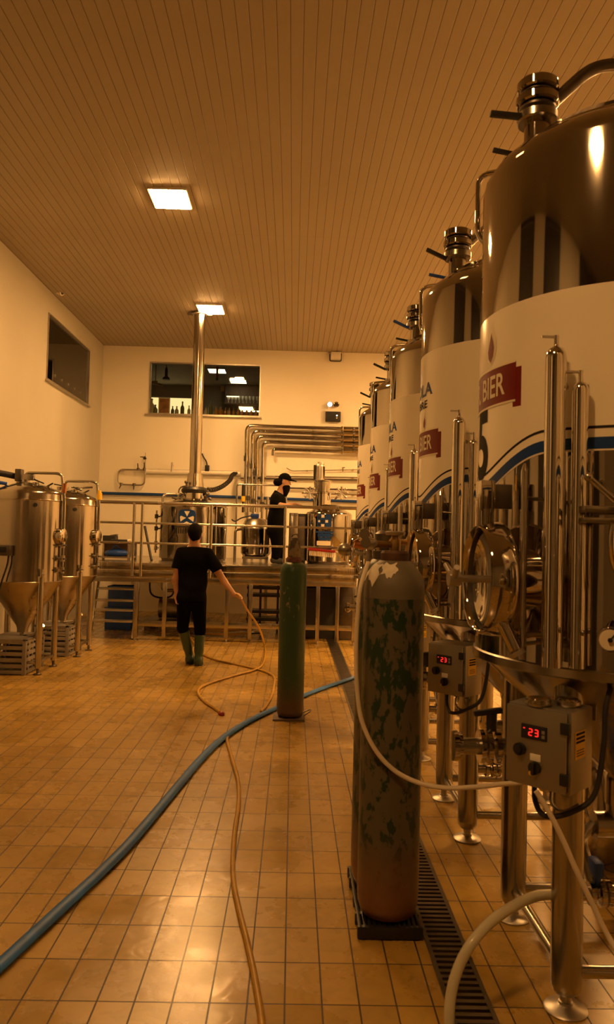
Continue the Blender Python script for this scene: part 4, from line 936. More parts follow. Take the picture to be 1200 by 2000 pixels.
t, o = floor_hose('yellow_hose', 'dark topped yellow hose from the walking worker feet round to the blue hose',
    [(372, 1246), (384, 1262), (396, 1277), (420, 1288), (455, 1296), (495, 1305), (522, 1313), (536, 1323), (536, 1338), (531, 1358), (520, 1378), (510, 1390)], .012, M['yellow_hose'])
hand = at(466, 1164, 9.12)
hd = [hand + Vector((-.03, -.01, .02)), hand, at(474, 1176, 9.25), at(486, 1196, 9.5), at(499, 1214, 9.8), at(510, 1236, 10.15)]
t, o = floor_hose('yellow_hose', 'yellow hose held in the right hand of the walking worker, ending in a red tip',
    [(517, 1262), (518, 1282), (512, 1299), (496, 1309), (470, 1316), (435, 1326), (405, 1336), (389, 1345), (388, 1356), (400, 1370), (418, 1382), (430, 1391)], .013, M['yellow_hose'], head=hd)
e = onz(433, 1394, .014) - o; MB().ell(e, (.028, .028, .022)).build('red_tip', M['redp'], t)
# white gas tubing from the cylinder to the tank box
P = [Vector(C1) + Vector((-.110, -.03, 1.41)), at(704, 1150, 3.02), at(699, 1205, 3.01), at(696, 1265, 3.01), at(697, 1330, 3.01), at(704, 1395, 3.0), at(720, 1440, 2.99), at(745, 1480, 2.99), at(780, 1511, 2.985), at(825, 1531, 2.96), at(875, 1539, 2.90), at(930, 1537, 2.82), at(985, 1531, 2.74), at(1035, 1527, 2.68), at(1060, 1520, 2.66)]
t = thing('gas_tube', 'thin cream gas tube hanging from the front grey cylinder to the near control box', 'tube', P[0]); MB().tube([p - P[0] for p in P], .009, 10, 8).build('tube_run', M['white_hose'], t)
P = [at(1048, 1545, 2.42), at(1075, 1590, 2.41), at(1100, 1640, 2.40), at(1130, 1708, 2.39), at(1160, 1770, 2.38), at(1185, 1822, 2.37), at(1225, 1885, 2.36), onz(1290, 1960, .010)]
t = thing('gas_tube', 'thin cream tube slanting across the nearest tank leg to the right edge', 'tube', P[0]); MB().tube([p - P[0] for p in P], .0085, 10, 8).build('tube_run', M['white_hose'], t)
dvp = Vector((TX - .30, TY0 - .19, .325))
P = [dvp + Vector((.10, 0, .005)), dvp, at(1045, 1751, 2.67), at(1002, 1771, 2.61), at(960, 1800, 2.56), at(925, 1838, 2.52), at(900, 1880, 2.50), at(884, 1930, 2.48), at(878, 1985, 2.46), at(884, 2040, 2.44), onz(900, 2075, .018), onz(960, 2110, .018)]
t = thing('clear_hose', 'thick translucent hose arching from the low tank valve over the drain grate', 'hose', P[1]); o = P[1]
MB().tube([p - o for p in P], .0175, 14, 8).build('hose_tube', M['clear_hose'], t); MB().cyl(Vector((.03, 0, 0)), Vector((.05, 0, .001)), .023, seg=16).build('hose_clamp', M['dark_steel'], t)
# ------------------------------------------------------------------ raised platform
PY = 11.25; DZ = 1.12
def pxX(px, py, Y=PY): return at(px, py, Y).x
x0 = -3.35; x1 = pxX(698, 1100)
pt = thing('platform', 'raised steel brewing platform with guard rails at the back of the hall', 'platform', (0, PY, 0))
MB().box(((x0 + x1) / 2, 1.98, DZ - .012), (x1 - x0, 3.96, .024)).build('deck', M['satin'], pt)
MB().box(((x0 + x1) / 2, -.012, DZ - .045), (x1 - x0, .03, .105), bev=.006).build('fascia', M['brushed'], pt)
MB().box(((x0 + x1) / 2, -.004, DZ - .150), (x1 - x0, .03, .095), bev=.006).build('fascia', M['brushed'], pt)
MB().box(((x0 + x1) / 2, .03, .885), (x1 - x0, .08, .08), bev=.004).build('edge_beam', M['satin'], pt)
MB().box(((x0 + x1) / 2, 3.90, 1.06), (x1 - x0, .08, .08)).build('edge_beam', M['satin'], pt)
for x in (x1 - .02,): MB().box((x, 1.98, 1.0), (.03, 3.9, .2)).build('side_beam', M['satin'], pt)
lx = [pxX(p, 1190) for p in (265, 321, 443, 489, 621, 659)] + [x1 - .03]
for i, x in enumerate(lx):
    w = .065 if i == 0 else .055
    lg = MB().box((x, .026, .45), (w, .078, .80), bev=.004).build('leg', M['satin'], pt)
    if i in (0, 2, 4, 6): MB().cyl((x, .03, 0), (x, .03, .06), .018, seg=12).cyl((x, .03, 0), (x, .03, .008), .035, seg=14).build('levelling_foot', M['dull'], lg)
for x in (x0 + .3, -1.9, -.5, x1 - .2):
    lg = MB().box((x, 3.6, .55), (.06, .06, 1.1)).build('leg', M['dull'], pt)
MB().box(((lx[0] + x1) / 2, .03, .245), (x1 - lx[0], .06, .075), bev=.004).build('lower_rail', M['satin'], pt)
rz = [2.0, 1.705, 1.415]
rails = (MB(), MB(), MB())
for z, n in zip(rz, ('top_rail', 'mid_rail', 'low_rail')):
    MB().tube([(x0 + .1, -.03, z), (x1 - .005, -.03, z)], .024 if z > 1.9 else .0165, 14).build(n, M['satin'], pt)
for px in (262, 278, 413, 557, 697):
    x = pxX(px, 1040)
    MB().cyl((x, -.035, .93), (x, -.035, 2.0), .022, seg=14).build('rail_post', M['satin'], pt)
    
st = thing('step_unit', 'open steel steps under the left end of the platform', 'steps', (pxX(225, 1180, 11.5), 11.52, 0))
for k, (py) in enumerate((1212, 1192, 1174, 1152)):
    z = at(225, py, 11.4).z
    MB().box((0, -.16 + .10 * k, z), (.60, .14, .03), bev=.004).build('tread', M['dull'], st)
for s in (-1, 1): MB().box((s * .31, .0, .42), (.03, .05, .92), Matrix.Rotation(R_(-28), 3, 'X'), .003).build('stringer', M['dull'], st)

# ------------------------------------------------------------------ kettles and vessels on the platform
def cyl_poly(R, outline, z0, th0, thick=.002):
    return wrap_on_cylinder(outline_bm(outline), R, z0, th0, thick)
def rrect(w, h, r, n=5):
    o = []
    for cx, cy, a0 in ((w / 2 - r, h / 2 - r, 0), (-w / 2 + r, h / 2 - r, 90), (-w / 2 + r, -h / 2 + r, 180), (w / 2 - r, -h / 2 + r, 270)):
        for k in range(n + 1):
            a = R_(a0 + 90 * k / n); o.append((cx + r * math.cos(a), cy + r * math.sin(a)))
    return o
KX, KY, KR = -1.685, 12.98, .56
k1 = thing('brew_kettle', 'wide steel brew kettle with the tall chimney and a blue emblem', 'brew kettle', (KX, KY, DZ))
kz = at(375, 985, KY - KR).z - DZ
MB().lathe([(KR - .01, .04), (KR, .05), (KR, kz - .05), (KR + .005, kz - .045), (KR + .005, kz - .02), (KR - .02, kz)], 96).build('shell', M['kettle'], k1, 50)
ct = at(377, 965, KY).z - DZ
MB().lathe([(KR - .02, kz - .002), (KR - .1, kz + .04), (.30, kz + .10), (.20, kz + .12), (0, kz + .12)], 72).build('dome', M['brushed'], k1, 50)
MB().lathe([(0, .0), (KR - .05, .0), (KR - .03, .05), (0, .05)], 64).build('foot_ring', M['dark_steel'], k1)
hz_ = at(377, 957, KY).z - DZ
mw = MB().lathe([(.19, kz + .08), (.19, hz_ - .04)], 40).build('manway_neck', M['polished'], k1, 50)
MB().lathe([(0, hz_ - .07), (.20, hz_ - .06), (.22, hz_ - .035), (.225, hz_), (.20, hz_ + .035), (.12, hz_ + .06), (0, hz_ + .07)], 40).build('black_cowl', M['black'], k1)
topz = ZC - DZ
ch = MB().cyl((0, 0, hz_ + .03), (0, 0, topz - .02), .100, .094, seg=40).build('chimney', M['brushed'], k1)
c2 = at(379, 925, KY).z - DZ
MB().cyl((0, 0, hz_ + .04), (0, 0, c2), .150, .122, seg=40).build('chimney_base', M['brushed'], ch)
MB().lathe([(.098, topz - .05), (.14, topz - .045), (.14, topz - .03), (.098, topz - .02)], 36).build('ceiling_collar', M['dull'], ch)
for s in (-1, 1): MB().box((s * .16, 0, topz - .035), (.10, .05, .045), bev=.01).build('collar_bracket', M['dark_steel'], ch)
ez = at(371, 1010, KY - KR).z - DZ
em = cyl_poly(KR, rrect(.285, .24, .075), ez, R_(86)).build('emblem', M['blue_vinyl'], k1)
for tri in (((-.045, .095), (.045, .095), (.004, .008)), ((-.115, .0), (-.105, -.075), (-.012, -.012), (-.10, .02)), ((.115, .0), (.105, -.075), (.016, -.012), (.10, .02)), ((-.05, -.098), (.0, -.070), (.05, -.098))):
    cyl_poly(KR, tri, ez, R_(86), .0035).build('emblem_wedge', M['cream_print'], em)
lt = MB(); lz = at(356, 1036, KY - KR).z - DZ
for k in range(9): m_ = cyl_poly(KR, ((-.012, -.05), (.006, -.05), (.006, .04), (-.012, .04)), lz, R_(84) + (-.18 + k * .036) / KR - .0, .002); lt.raw(m_.v, m_.f, False)
m_ = cyl_poly(KR, ((-.2, .048), (.16, .048), (.16, .066), (-.2, .066)), lz, R_(84), .002); lt.raw(m_.v, m_.f, False)
lt.build('small_lettering', M['charcoal_print'], k1)
MB().tube(bend([(-.50, -.20, kz - .02), (-.50, -.20, kz + .17), (-.22, -.05, kz + .19), (-.12, 0, kz + .14)], .10), .020, 12).build('water_pipe', M['satin'], k1)
MB().tube(bend([(-.30, .20, kz + .0), (-.30, .20, kz + .32), (-.05, .20, kz + .36), (0, .15, kz + .2)], .09), .014, 10).build('spray_line', M['satin'], k1)
MB().tube([(-.36, -.1, kz + .12), (-.25, -.14, kz + .10), (-.15, -.10, kz + .18), (-.1, -.08, kz + .12)], .012, 8, 5).build('lid_handle', M['dark_steel'], k1)
for (x, y, z, r) in ((.22, -.06, kz + .20, .04), (.27, -.02, kz + .12, .035), (-.12, -.16, hz_ + .12, .035), (.22, .1, hz_ + .04, .03)): MB().ell((x, y, z), (r, r, r * .8)).cyl((x, y, z), (x * .8, y * .8, kz + .08), r * .5, seg=10).build('lid_clamp', M['dark_steel'], k1)
sg = MB().cyl((-.60, -.15, .12), (-.60, -.15, kz - .1), .014, seg=10).build('level_gauge', M['satin'], k1)
for z, m_ in ((kz - .20, 'black'), (kz - .40, 'black'), (.28, 'chrome'), (.20, 'chrome')): MB().cyl((-.60, -.15, z - .035), (-.60, -.15, z + .035), .030, seg=12).cyl((-.60, -.15, z), (-.52, -.12, z), .014, seg=8).build('gauge_valve', M[m_], sg)
for px in (408, 421): 
    q = at(px, 990, KY - KR - .02); MB().cyl((q.x - KX, -(KR * .86) + (.10 if px > 410 else 0), .05), (q.x - KX, -(KR * .86) + (.10 if px > 410 else 0), kz - .03), .012, seg=10).build('riser', M['chrome'], k1)
MB().tube(bend([(.56, -.30, .02), (.55, -.30, .42), (.57, -.28, .52), (.52, -.2, .56)], .05), .018, 10).build('side_drain', M['satin'], k1)

K2X, K2Y, K2R = at(642, 1040, 13.2).x, 13.2, .40
k2 = thing('brew_kettle', 'steel mash kettle with motor on top and a blue sticker', 'brew kettle', (K2X, K2Y, DZ))
kz = at(642, 1000, K2Y - K2R).z - DZ
MB().lathe([(K2R - .01, .04), (K2R, .05), (K2R, kz - .04), (K2R - .01, kz - .012), (K2R - .03, kz)], 80).build('shell', M['kettle'], k2, 50)
nz = at(630, 988, K2Y).z - DZ; fz = at(630, 965, K2Y).z - DZ; gz = at(625, 940, K2Y).z - DZ; tz = at(622, 906, K2Y).z - DZ
MB().lathe([(K2R - .03, kz), (K2R - .10, kz + .035), (.22, nz + .0), (.17, nz + .02)], 64).build('dome', M['kettle'], k2, 50)
MB().lathe([(0, .0), (K2R - .05, .0), (K2R - .03, .05), (0, .05)], 48).build('foot_ring', M['dark_steel'], k2)
ox = at(629, 975, K2Y).x - K2X
nk = MB().lathe([(.155, nz - .05), (.155, fz), (.165, fz + .005), (.165, fz + .02), (0, fz + .02)], 40, (ox, 0, 0)).build('neck', M['polished'], k2)
MB().lathe([(.115, fz + .02), (.13, fz + .03), (.145, gz - .01), (.16, gz), (.16, gz + .015), (0, gz + .015)], 36, (ox, 0, 0)).build('gear_housing', M['satin'], nk)
mo = MB().lathe([(0, gz), (.085, gz + .01), (.075, tz - .05), (.07, tz - .02), (.05, tz), (0, tz)], 28, (ox - .05, 0, 0)).build('motor', M['dull'], nk)
MB().box((ox - .135, 0, (gz + tz) / 2), (.04, .09, (tz - gz) * .85), bev=.008).build('terminal_box', M['black'], mo)
fin = MB()
for k in range(10): a = 2 * PI * k / 10; fin.box((ox - .05 + .083 * math.cos(a), .083 * math.sin(a), (gz + tz) / 2), (.018, .006, (tz - gz) * .7), Matrix.Rotation(a, 3, 'Z'))
fin.build('cooling_fins', M['dark_steel'], mo)
MB().lathe([(0, tz - .01), (.06, tz - .01), (.055, tz + .03), (0, tz + .035)], 20, (ox - .03, 0, 0)).build('motor_cap', M['dull'], mo)
for cx, cz in ((-.34, fz + .01), (.20, fz + .02)):
    cl = MB().cyl((cx, -.08, cz), (cx, -.16, cz), .035, seg=14)
    for k in range(8):
        a = 2 * PI * k / 8; cl.cyl((cx, -.15, cz), (cx + .10 * math.cos(a), -.16, cz + .10 * math.sin(a)), .012, .016, seg=8); cl.ell((cx + .10 * math.cos(a), -.16, cz + .10 * math.sin(a)), (.022, .018, .022), 10, 6)
    cl.cyl((cx, -.08, cz), (cx * .5, 0, cz - .10), .02, seg=8)
    cl.build('star_hand_wheel', M['dull'], k2)
ez = at(628, 1018, K2Y - K2R).z - DZ
em = cyl_poly(K2R, rrect(.25, .24, .05), ez, R_(76)).build('sticker', M['blue_vinyl'], k2)
for (x, y, r, mm) in ((-.02, .085, .032, 'cream_print'), (-.085, .0, .022, 'cream_print'), (.045, .0, .028, 'cream_print'), (-.02, -.075, .035, 'cream_print'), (-.02, .0, .030, 'charcoal_print'), (-.085, .06, .026, 'charcoal_print'), (-.085, -.06, .026, 'charcoal_print')):
    cyl_poly(K2R, [(x + r * math.cos(2 * PI * k / 8) * (1.15 if k % 2 else .75), y + r * math.sin(2 * PI * k / 8) * (1.15 if k % 2 else .75)) for k in range(8)], ez, R_(76), .0035).build('sticker_motif', M[mm], em)
e2 = at(626, 1045, K2Y - K2R).z - DZ
for (x, y, w, h, mm) in ((0, .05, .32, .03, 'blue_vinyl'), (.02, .0, .26, .055, 'blue_vinyl'), (.02, -.06, .20, .045, 'blue_vinyl'), (.0, -.135, .24, .075, 'cream_print')):
    cyl_poly(K2R, [(x + a, y + b) for a, b in rrect(w, h, .012)], e2, R_(76), .002).build('sticker_caption', M[mm], k2)
MB().cyl((.30, -.30, .05), (.30, -.30, kz - .05), .013, seg=10).build('riser', M['chrome'], k2)
MB().cyl((-.36, -.22, .05), (-.36, -.22, kz), .016, seg=10).build('riser', M['satin'], k2)

# small grey vessel on legs
vx = at(500, 1050, 13.0).x; sv = thing('small_vessel', 'small domed grey steel vessel on a stand left of the bearded worker', 'vessel', (vx, 13.1, DZ))
b0 = at(500, 1086, 13.0).z - DZ; b1 = at(500, 1034, 13.0).z - DZ; b2 = at(500, 1012, 13.0).z - DZ
MB().lathe([(0, b0 - .02), (.22, b0), (.255, b0 + .05), (.26, b1 - .06), (.262, b1)], 56).build('shell', M['kettle'], sv, 50)
MB().lathe([(.262, b1), (.275, b1 + .005), (.275, b1 + .03), (.25, b1 + .06), (.18, b2 - .02), (.08, b2), (0, b2 + .005)], 56).build('lid', M['satin'], sv, 50)
for x in (-.19, .19):
    for y in (-.15, .15): MB().box((x, y, b0 / 2), (.035, .035, b0 + .05), bev=.003).build('leg', M['satin'], sv)
MB().box((0, 0, b0 - .03), (.44, .36, .04), bev=.003).build('stand_plate', M['satin'], sv)
MB().box((-.03, -.02, b2 + .04), (.14, .10, .07), bev=.015).build('blue_pump', M['blue_plastic'], sv)
MB().tube([(-.10, -.02, b2 + .04), (-.25, -.05, b2 + .0), (-.36, -.06, b2 - .06), (-.42, -.06, b2 - .03)], .012, 8, 6).build('lid_cable', M['rubber'], sv)
MB().tube(bend([(-.35, -.1, 0), (-.35, -.1, b1 - .02), (-.26, -.05, b1 + .0)], .08), .022, 10).build('side_pipe', M['satin'], sv)

t = thing('control_cabinet', 'narrow light steel cabinet between the bearded worker and the mash kettle', 'cabinet', (at(573, 1050, 12.8).x, 12.85, DZ))
hh_ = at(573, 1002, 12.8).z - DZ; MB().box((0, 0, hh_ / 2), (.15, .16, hh_), bev=.006).build('body', M['satin'], t); MB().box((0, -.085, hh_ * .55), (.12, .012, hh_ * .8), bev=.004).build('door', M['satin'], t)
for x in (-.05, -.02, .02, .05): MB().cyl((x, -.09, hh_ - .04), (x, -.105, hh_ - .04), .010, seg=10).build('switch', M['chrome'], t)
t = thing('switchboard', 'black upright switchboard between the light steel cabinet and the mash kettle', 'panel', (at(589, 1050, 13.0).x, 13.1, DZ)); MB().box((0, 0, hh_ / 2), (.15, .10, hh_), bev=.01).build('panel_body', M['black'], t); MB().box((0, -.055, hh_ / 2), (.11, .01, hh_ - .1), bev=.003).build('panel_face', M['dark_steel'], t)

# pipe frame with a black and yellow wand
t = thing('hanging_rack', 'slim steel pipe rack standing behind the small vessel', 'frame', (at(462, 1000, 14.2).x, 14.2, DZ))
zt = at(462, 946, 14.2).z - DZ; xr = at(560, 948, 14.2).x - t.location.x
MB().tube(bend([(0, 0, 0), (0, 0, zt), (xr, 0, zt)], .05), .018, 12).build('frame_rail', M['satin'], t); MB().cyl((xr, 0, 0), (xr, 0, zt), .018, seg=12).build('frame_leg', M['satin'], t)
t = thing('spray_wand', 'black spray wand with yellow band hanging from the slim pipe rack', 'spray wand', at(476, 948, 14.15)); MB().cyl((0, 0, 0), (0, 0, -.22), .032, seg=14).build('grip', M['black'], t); MB().cyl((0, 0, -.20), (0, 0, -.30), .036, seg=14).build('yellow_band', M['yellow'], t); MB().cyl((0, 0, -.30), (0, 0, -.50), .02, seg=10).build('nozzle', M['black'], t)
for k, px in enumerate((484, 495, 512, 522)):
    q = at(px, 1000, 14.9); MB_ = thing('standing_pipe', '%s upright steel pipe under the nested wall pipes' % ('first', 'second', 'third', 'fourth')[k], 'pipe', (q.x, 14.9, DZ), 'upright pipes under the nest')
    ztop = at(px, 952 + 6 * k, 14.9).z - DZ; MB().cyl((0, 0, 0), (0, 0, ztop), .028, seg=12).build('pipe_run', M['satin'], MB_); MB().cyl((0, 0, ztop - .25), (0, 0, ztop - .16), .045, seg=12).box((.05, -.04, ztop - .2), (.10, .02, .02), Matrix.Rotation(R_(40), 3, 'Y')).build('valve', M['dark_steel'], MB_)

# work table with things on it at the left end of the platform
tx = at(226, 1060, 12.3).x; zt = at(226, 1058, 12.1).z - DZ
t = thing('work_table', 'steel work table with an open shelf at the left end of the platform', 'table', (tx, 12.35, DZ))
MB().box((0, 0, zt - .015), (.56, .55, .03), bev=.004).build('table_top', M['satin'], t); MB().box((0, 0, .05), (.54, .52, .025)).build('shelf', M['satin'], t)
for x in (-.26, .26):
    for y in (-.25, .25): MB().box((x, y, zt / 2), (.04, .04, zt), bev=.003).build('leg', M['satin'], t)
MB().box((0, .26, zt / 2), (.5, .015, zt - .06)).build('back_panel', M['wood'], t)
tb = thing('tool_tray', 'dark tool tray on the steel work table', 'tray', (tx - .09, 12.32, DZ + zt)); MB().box((0, 0, .05), (.20, .22, .09), bev=.015).build('tray_body', M['rubber'], tb); MB().box((.06, -.02, .10), (.10, .16, .02), Matrix.Rotation(R_(-12), 3, 'Y'), .005).build('tray_lid', M['dark_steel'], tb)
tb = thing('hand_tool', 'long dark tool with a pale end lying on the steel work table', 'tool', (tx + .11, 12.2, DZ + zt)); MB().cyl((-.16, 0, .02), (.10, 0, .02), .018, seg=10).build('handle', M['black'], tb); MB().cyl((.10, 0, .02), (.16, 0, .022), .022, seg=10).build('tip', M['paper'], tb)
tb = thing('blue_bag', 'blue plastic bag on the lower shelf of the work table', 'bag', (tx + .04, 12.25, DZ + .063)); MB().ell((0, 0, .06), (.17, .13, .065)).ell((-.1, .02, .05), (.10, .12, .05)).build('bag_body', M['blue_plastic'], tb); MB().tube([(-.06, -.04, .11), (-.02, -.06, .17), (.05, -.05, .13)], .010, 8, 5).build('bag_knot', M['blue_plastic'], tb)
t = thing('leaning_pole', 'dark pole leaning behind the rail left of the chimney kettle', 'pole', (at(296, 1098, 12.2).x, 12.2, DZ)); q = at(283, 1028, 12.45) - Vector(t.location); MB().cyl((0, 0, .012), q, .020, seg=12).build('shaft', M['black'], t); MB().ell((0, 0, .02), (.024, .024, .02)).build('end_cap', M['rubber'], t)

# red brush hanging on the low rail
q = at(629, 1075, PY - .06); t = thing('wall_brush', 'red backed brush with pale bristles hanging on the low rail before the mash kettle', 'brush', q)
MB().box((0, 0, 0), (.40, .04, .035), Matrix.Rotation(R_(4), 3, 'Y'), .008).build('brush_back', M['redp'], t)
br = MB()
for k in range(26):
    for j in range(2): x = -.18 + .0144 * k; br.cyl((x, -.008 + .016 * j, -.015 - x * .07), (x + .006 * math.sin(k * 3.1 + j), -.012 + .024 * j, -.09 - x * .07), .0045, .003, seg=6)
o = br.build('bristles', M['paper'], t); o['kind'] = 'stuff'
MB().cyl((.19, 0, -.012), (.25, 0, -.03), .012, seg=10).build('handle_socket', M['dull'], t)

# ------------------------------------------------------------------ things under the platform
def bin_(loc, s, mt, label, name='storage_bin', cat='bin', rim=True):
    t = thing(name, label, cat, loc)
    MB().box((0, 0, s[2] / 2), s, bev=.015).build('bin_body', M[mt], t); MB().box((0, 0, s[2] - .015), (s[0] + .02, s[1] + .02, .03), bev=.006).build('bin_rim', M[mt], t); return t
bin_((pxX(236, 1190, 12.6), 12.6, 0), (.42, .40, .36), 'blue_plastic', 'blue storage bin on the floor behind the platform steps')
b2_ = bin_((pxX(240, 1168, 12.6), 12.6, .361), (.40, .36, .34), 'blue_plastic', 'blue storage bin stacked on another behind the platform steps')
t = thing('hose_coil', 'coil of yellow hose on the floor under the platform behind the walking worker', 'hose', (pxX(438, 1210, 12.2), 12.1, .0))
pts = []
for k in range(100): a = k / 99 * 2 * PI * 4; rr = .40 + .04 * math.sin(a * .37); pts.append((rr * math.cos(a) * 1.05, rr * math.sin(a) * .7, .02 + .16 * k / 99 + .05 * max(0, math.sin(a * .5 + 1)) ** 2))
MB().tube(pts, .016, 8).build('coil', M['yellow_hose'], t)
t = thing('dark_rack', 'black shelf rack under the platform behind the green cylinder', 'rack', (pxX(520, 1200, 12.3), 12.4, 0))
for z in (.24, .36, .62, .74): MB().box((0, 0, z), (.62, .35, .045)).build('shelf_bar', M['black'], t)
for x in (-.29, -.1, .18, .29): MB().box((x, 0, .40), (.035, .05, .80)).build('upright', M['black'], t)
t = thing('pump', 'small steel pump on castors under the platform left of the green cylinder', 'pump', (pxX(498, 1240, 11.6), 11.62, 0))
MB().cyl((-.06, 0, .15), (.10, 0, .15), .055, seg=20).build('motor', M['satin'], t); MB().lathe([(0, 0), (.05, 0), (.06, .02), (.06, .05), (0, .06)], 20, (-.06, 0, .15), (-1, 0, 0)).cyl((-.09, 0, .15), (-.09, 0, .24), .018, seg=10).build('pump_head', M['chrome'], t)
MB().box((.0, 0, .085), (.24, .14, .02), bev=.004).build('base_frame', M['satin'], t)
for x in (-.09, .09):
    for y in (-.05, .05): MB().cyl((x, y - .012, .025), (x, y + .012, .025), .025, seg=14).cyl((x, y, .025), (x, y, .08), .008, seg=8).build('castor', M['rubber'], t)
for k, (px, w) in enumerate(((606, .22), (640, .26))):
    bin_((pxX(px, 1200, 12.0), 12.1, 0), (w, .4, .78), 'rubber', ('dark tall bin under the platform just right of the green cylinder', 'dark tall bin under the platform, second right of the green cylinder')[k])
t = thing('pump_cabinet', 'dark metal cabinet with a shiny fitting under the right end of the platform', 'cabinet', (pxX(681, 1190, 11.8), 12.0, 0))
MB().box((0, 0, .42), (.26, .4, .80), bev=.01).build('body', M['dark_steel'], t); MB().box((0, -.205, .46), (.22, .012, .40), bev=.004).build('door', M['dark_steel'], t)
MB().cyl((-.02, -.20, .48), (-.02, -.27, .48), .045, seg=18).ell((-.02, -.28, .48), (.05, .03, .05)).cyl((.06, -.2, .50), (.06, -.26, .50), .025, seg=12).build('fitting', M['chrome'], t)
t = thing('equipment_skid', 'dark low skid of pipes and motors under the platform behind the steps and kettle', 'skid', (pxX(345, 1200, 12.8), 12.9, 0))
MB().box((0, 0, .12), (1.0, .7, .06)).build('skid_base', M['dark_steel'], t); MB().cyl((-.3, 0, .32), (.05, 0, .32), .16, seg=24).build('motor', M['dull'], t); MB().cyl((.3, .05, .15), (.3, .05, .85), .09, seg=20).build('filter_column', M['dark_steel'], t)
MB().tube(bend([(.05, 0, .32), (.16, 0, .32), (.16, 0, .62), (-.25, -.1, .62), (-.25, -.1, .9)], .08), .03, 12).build('pipe_run', M['satin'], t); MB().tube([(-.42, -.3, .88), (-.40, -.32, .60), (-.25, -.34, .52), (-.05, -.34, .56), (.0, -.3, .8)], .014, 8, 6).build('loose_cable', M['rubber'], t)
for x in (-.45, .45): MB().box((x, 0, .045), (.08, .6, .09)).build('skid_foot', M['dark_steel'], t)
# ------------------------------------------------------------------ people: one continuous surface per body, clothing as children
def surface_nets(V, org, h):
    S = V < 0; nx, ny, nz = V.shape
    idx = -np.ones((nx - 1, ny - 1, nz - 1), int)
    c = [S[i:nx - 1 + i, j:ny - 1 + j, k:nz - 1 + k] for i in (0, 1) for j in (0, 1) for k in (0, 1)]
    cnt = sum(x.astype(np.int8) for x in c); act = (cnt > 0) & (cnt < 8)
    ii = np.argwhere(act); idx[act] = np.arange(len(ii))
    off = [(i, j, k) for i in (0, 1) for j in (0, 1) for k in (0, 1)]
    acc = np.zeros((len(ii), 3)); num = np.zeros(len(ii))
    for a in range(8):
        for b in range(a + 1, 8):
            d = np.array(off[b]) - np.array(off[a])
            if np.abs(d).sum() != 1: continue
            pa = ii + off[a]; pb = ii + off[b]
            va = V[pa[:, 0], pa[:, 1], pa[:, 2]]; vb = V[pb[:, 0], pb[:, 1], pb[:, 2]]
            m = (va < 0) != (vb < 0); t = np.where(m, va / np.where(m, va - vb, 1), 0)
            acc += np.where(m[:, None], np.array(off[a]) + d * t[:, None], 0); num += m
    vs = org + (ii + acc / num[:, None]) * h
    fs = []
    for ax in range(3):
        sl0 = [slice(None)] * 3; sl1 = [slice(None)] * 3; sl0[ax] = slice(0, -1); sl1[ax] = slice(1, None)
        A0, A1 = S[tuple(sl0)], S[tuple(sl1)]
        e = np.argwhere(A0 != A1); u, v = [(1, 2), (2, 0), (0, 1)][ax]
        e = e[(e[:, u] > 0) & (e[:, v] > 0) & (e[:, u] < V.shape[u] - 1) & (e[:, v] < V.shape[v] - 1)]
        du = np.eye(3, dtype=int)[u]; dv = np.eye(3, dtype=int)[v]
        q = [idx[tuple((e - x).T)] for x in (0 * du, du, du + dv, dv)]
        inside = A0[tuple(e.T)]
        Q = np.stack(q, 1); Q[~inside] = Q[~inside][:, ::-1]; fs.append(Q)
    return vs, np.concatenate(fs)

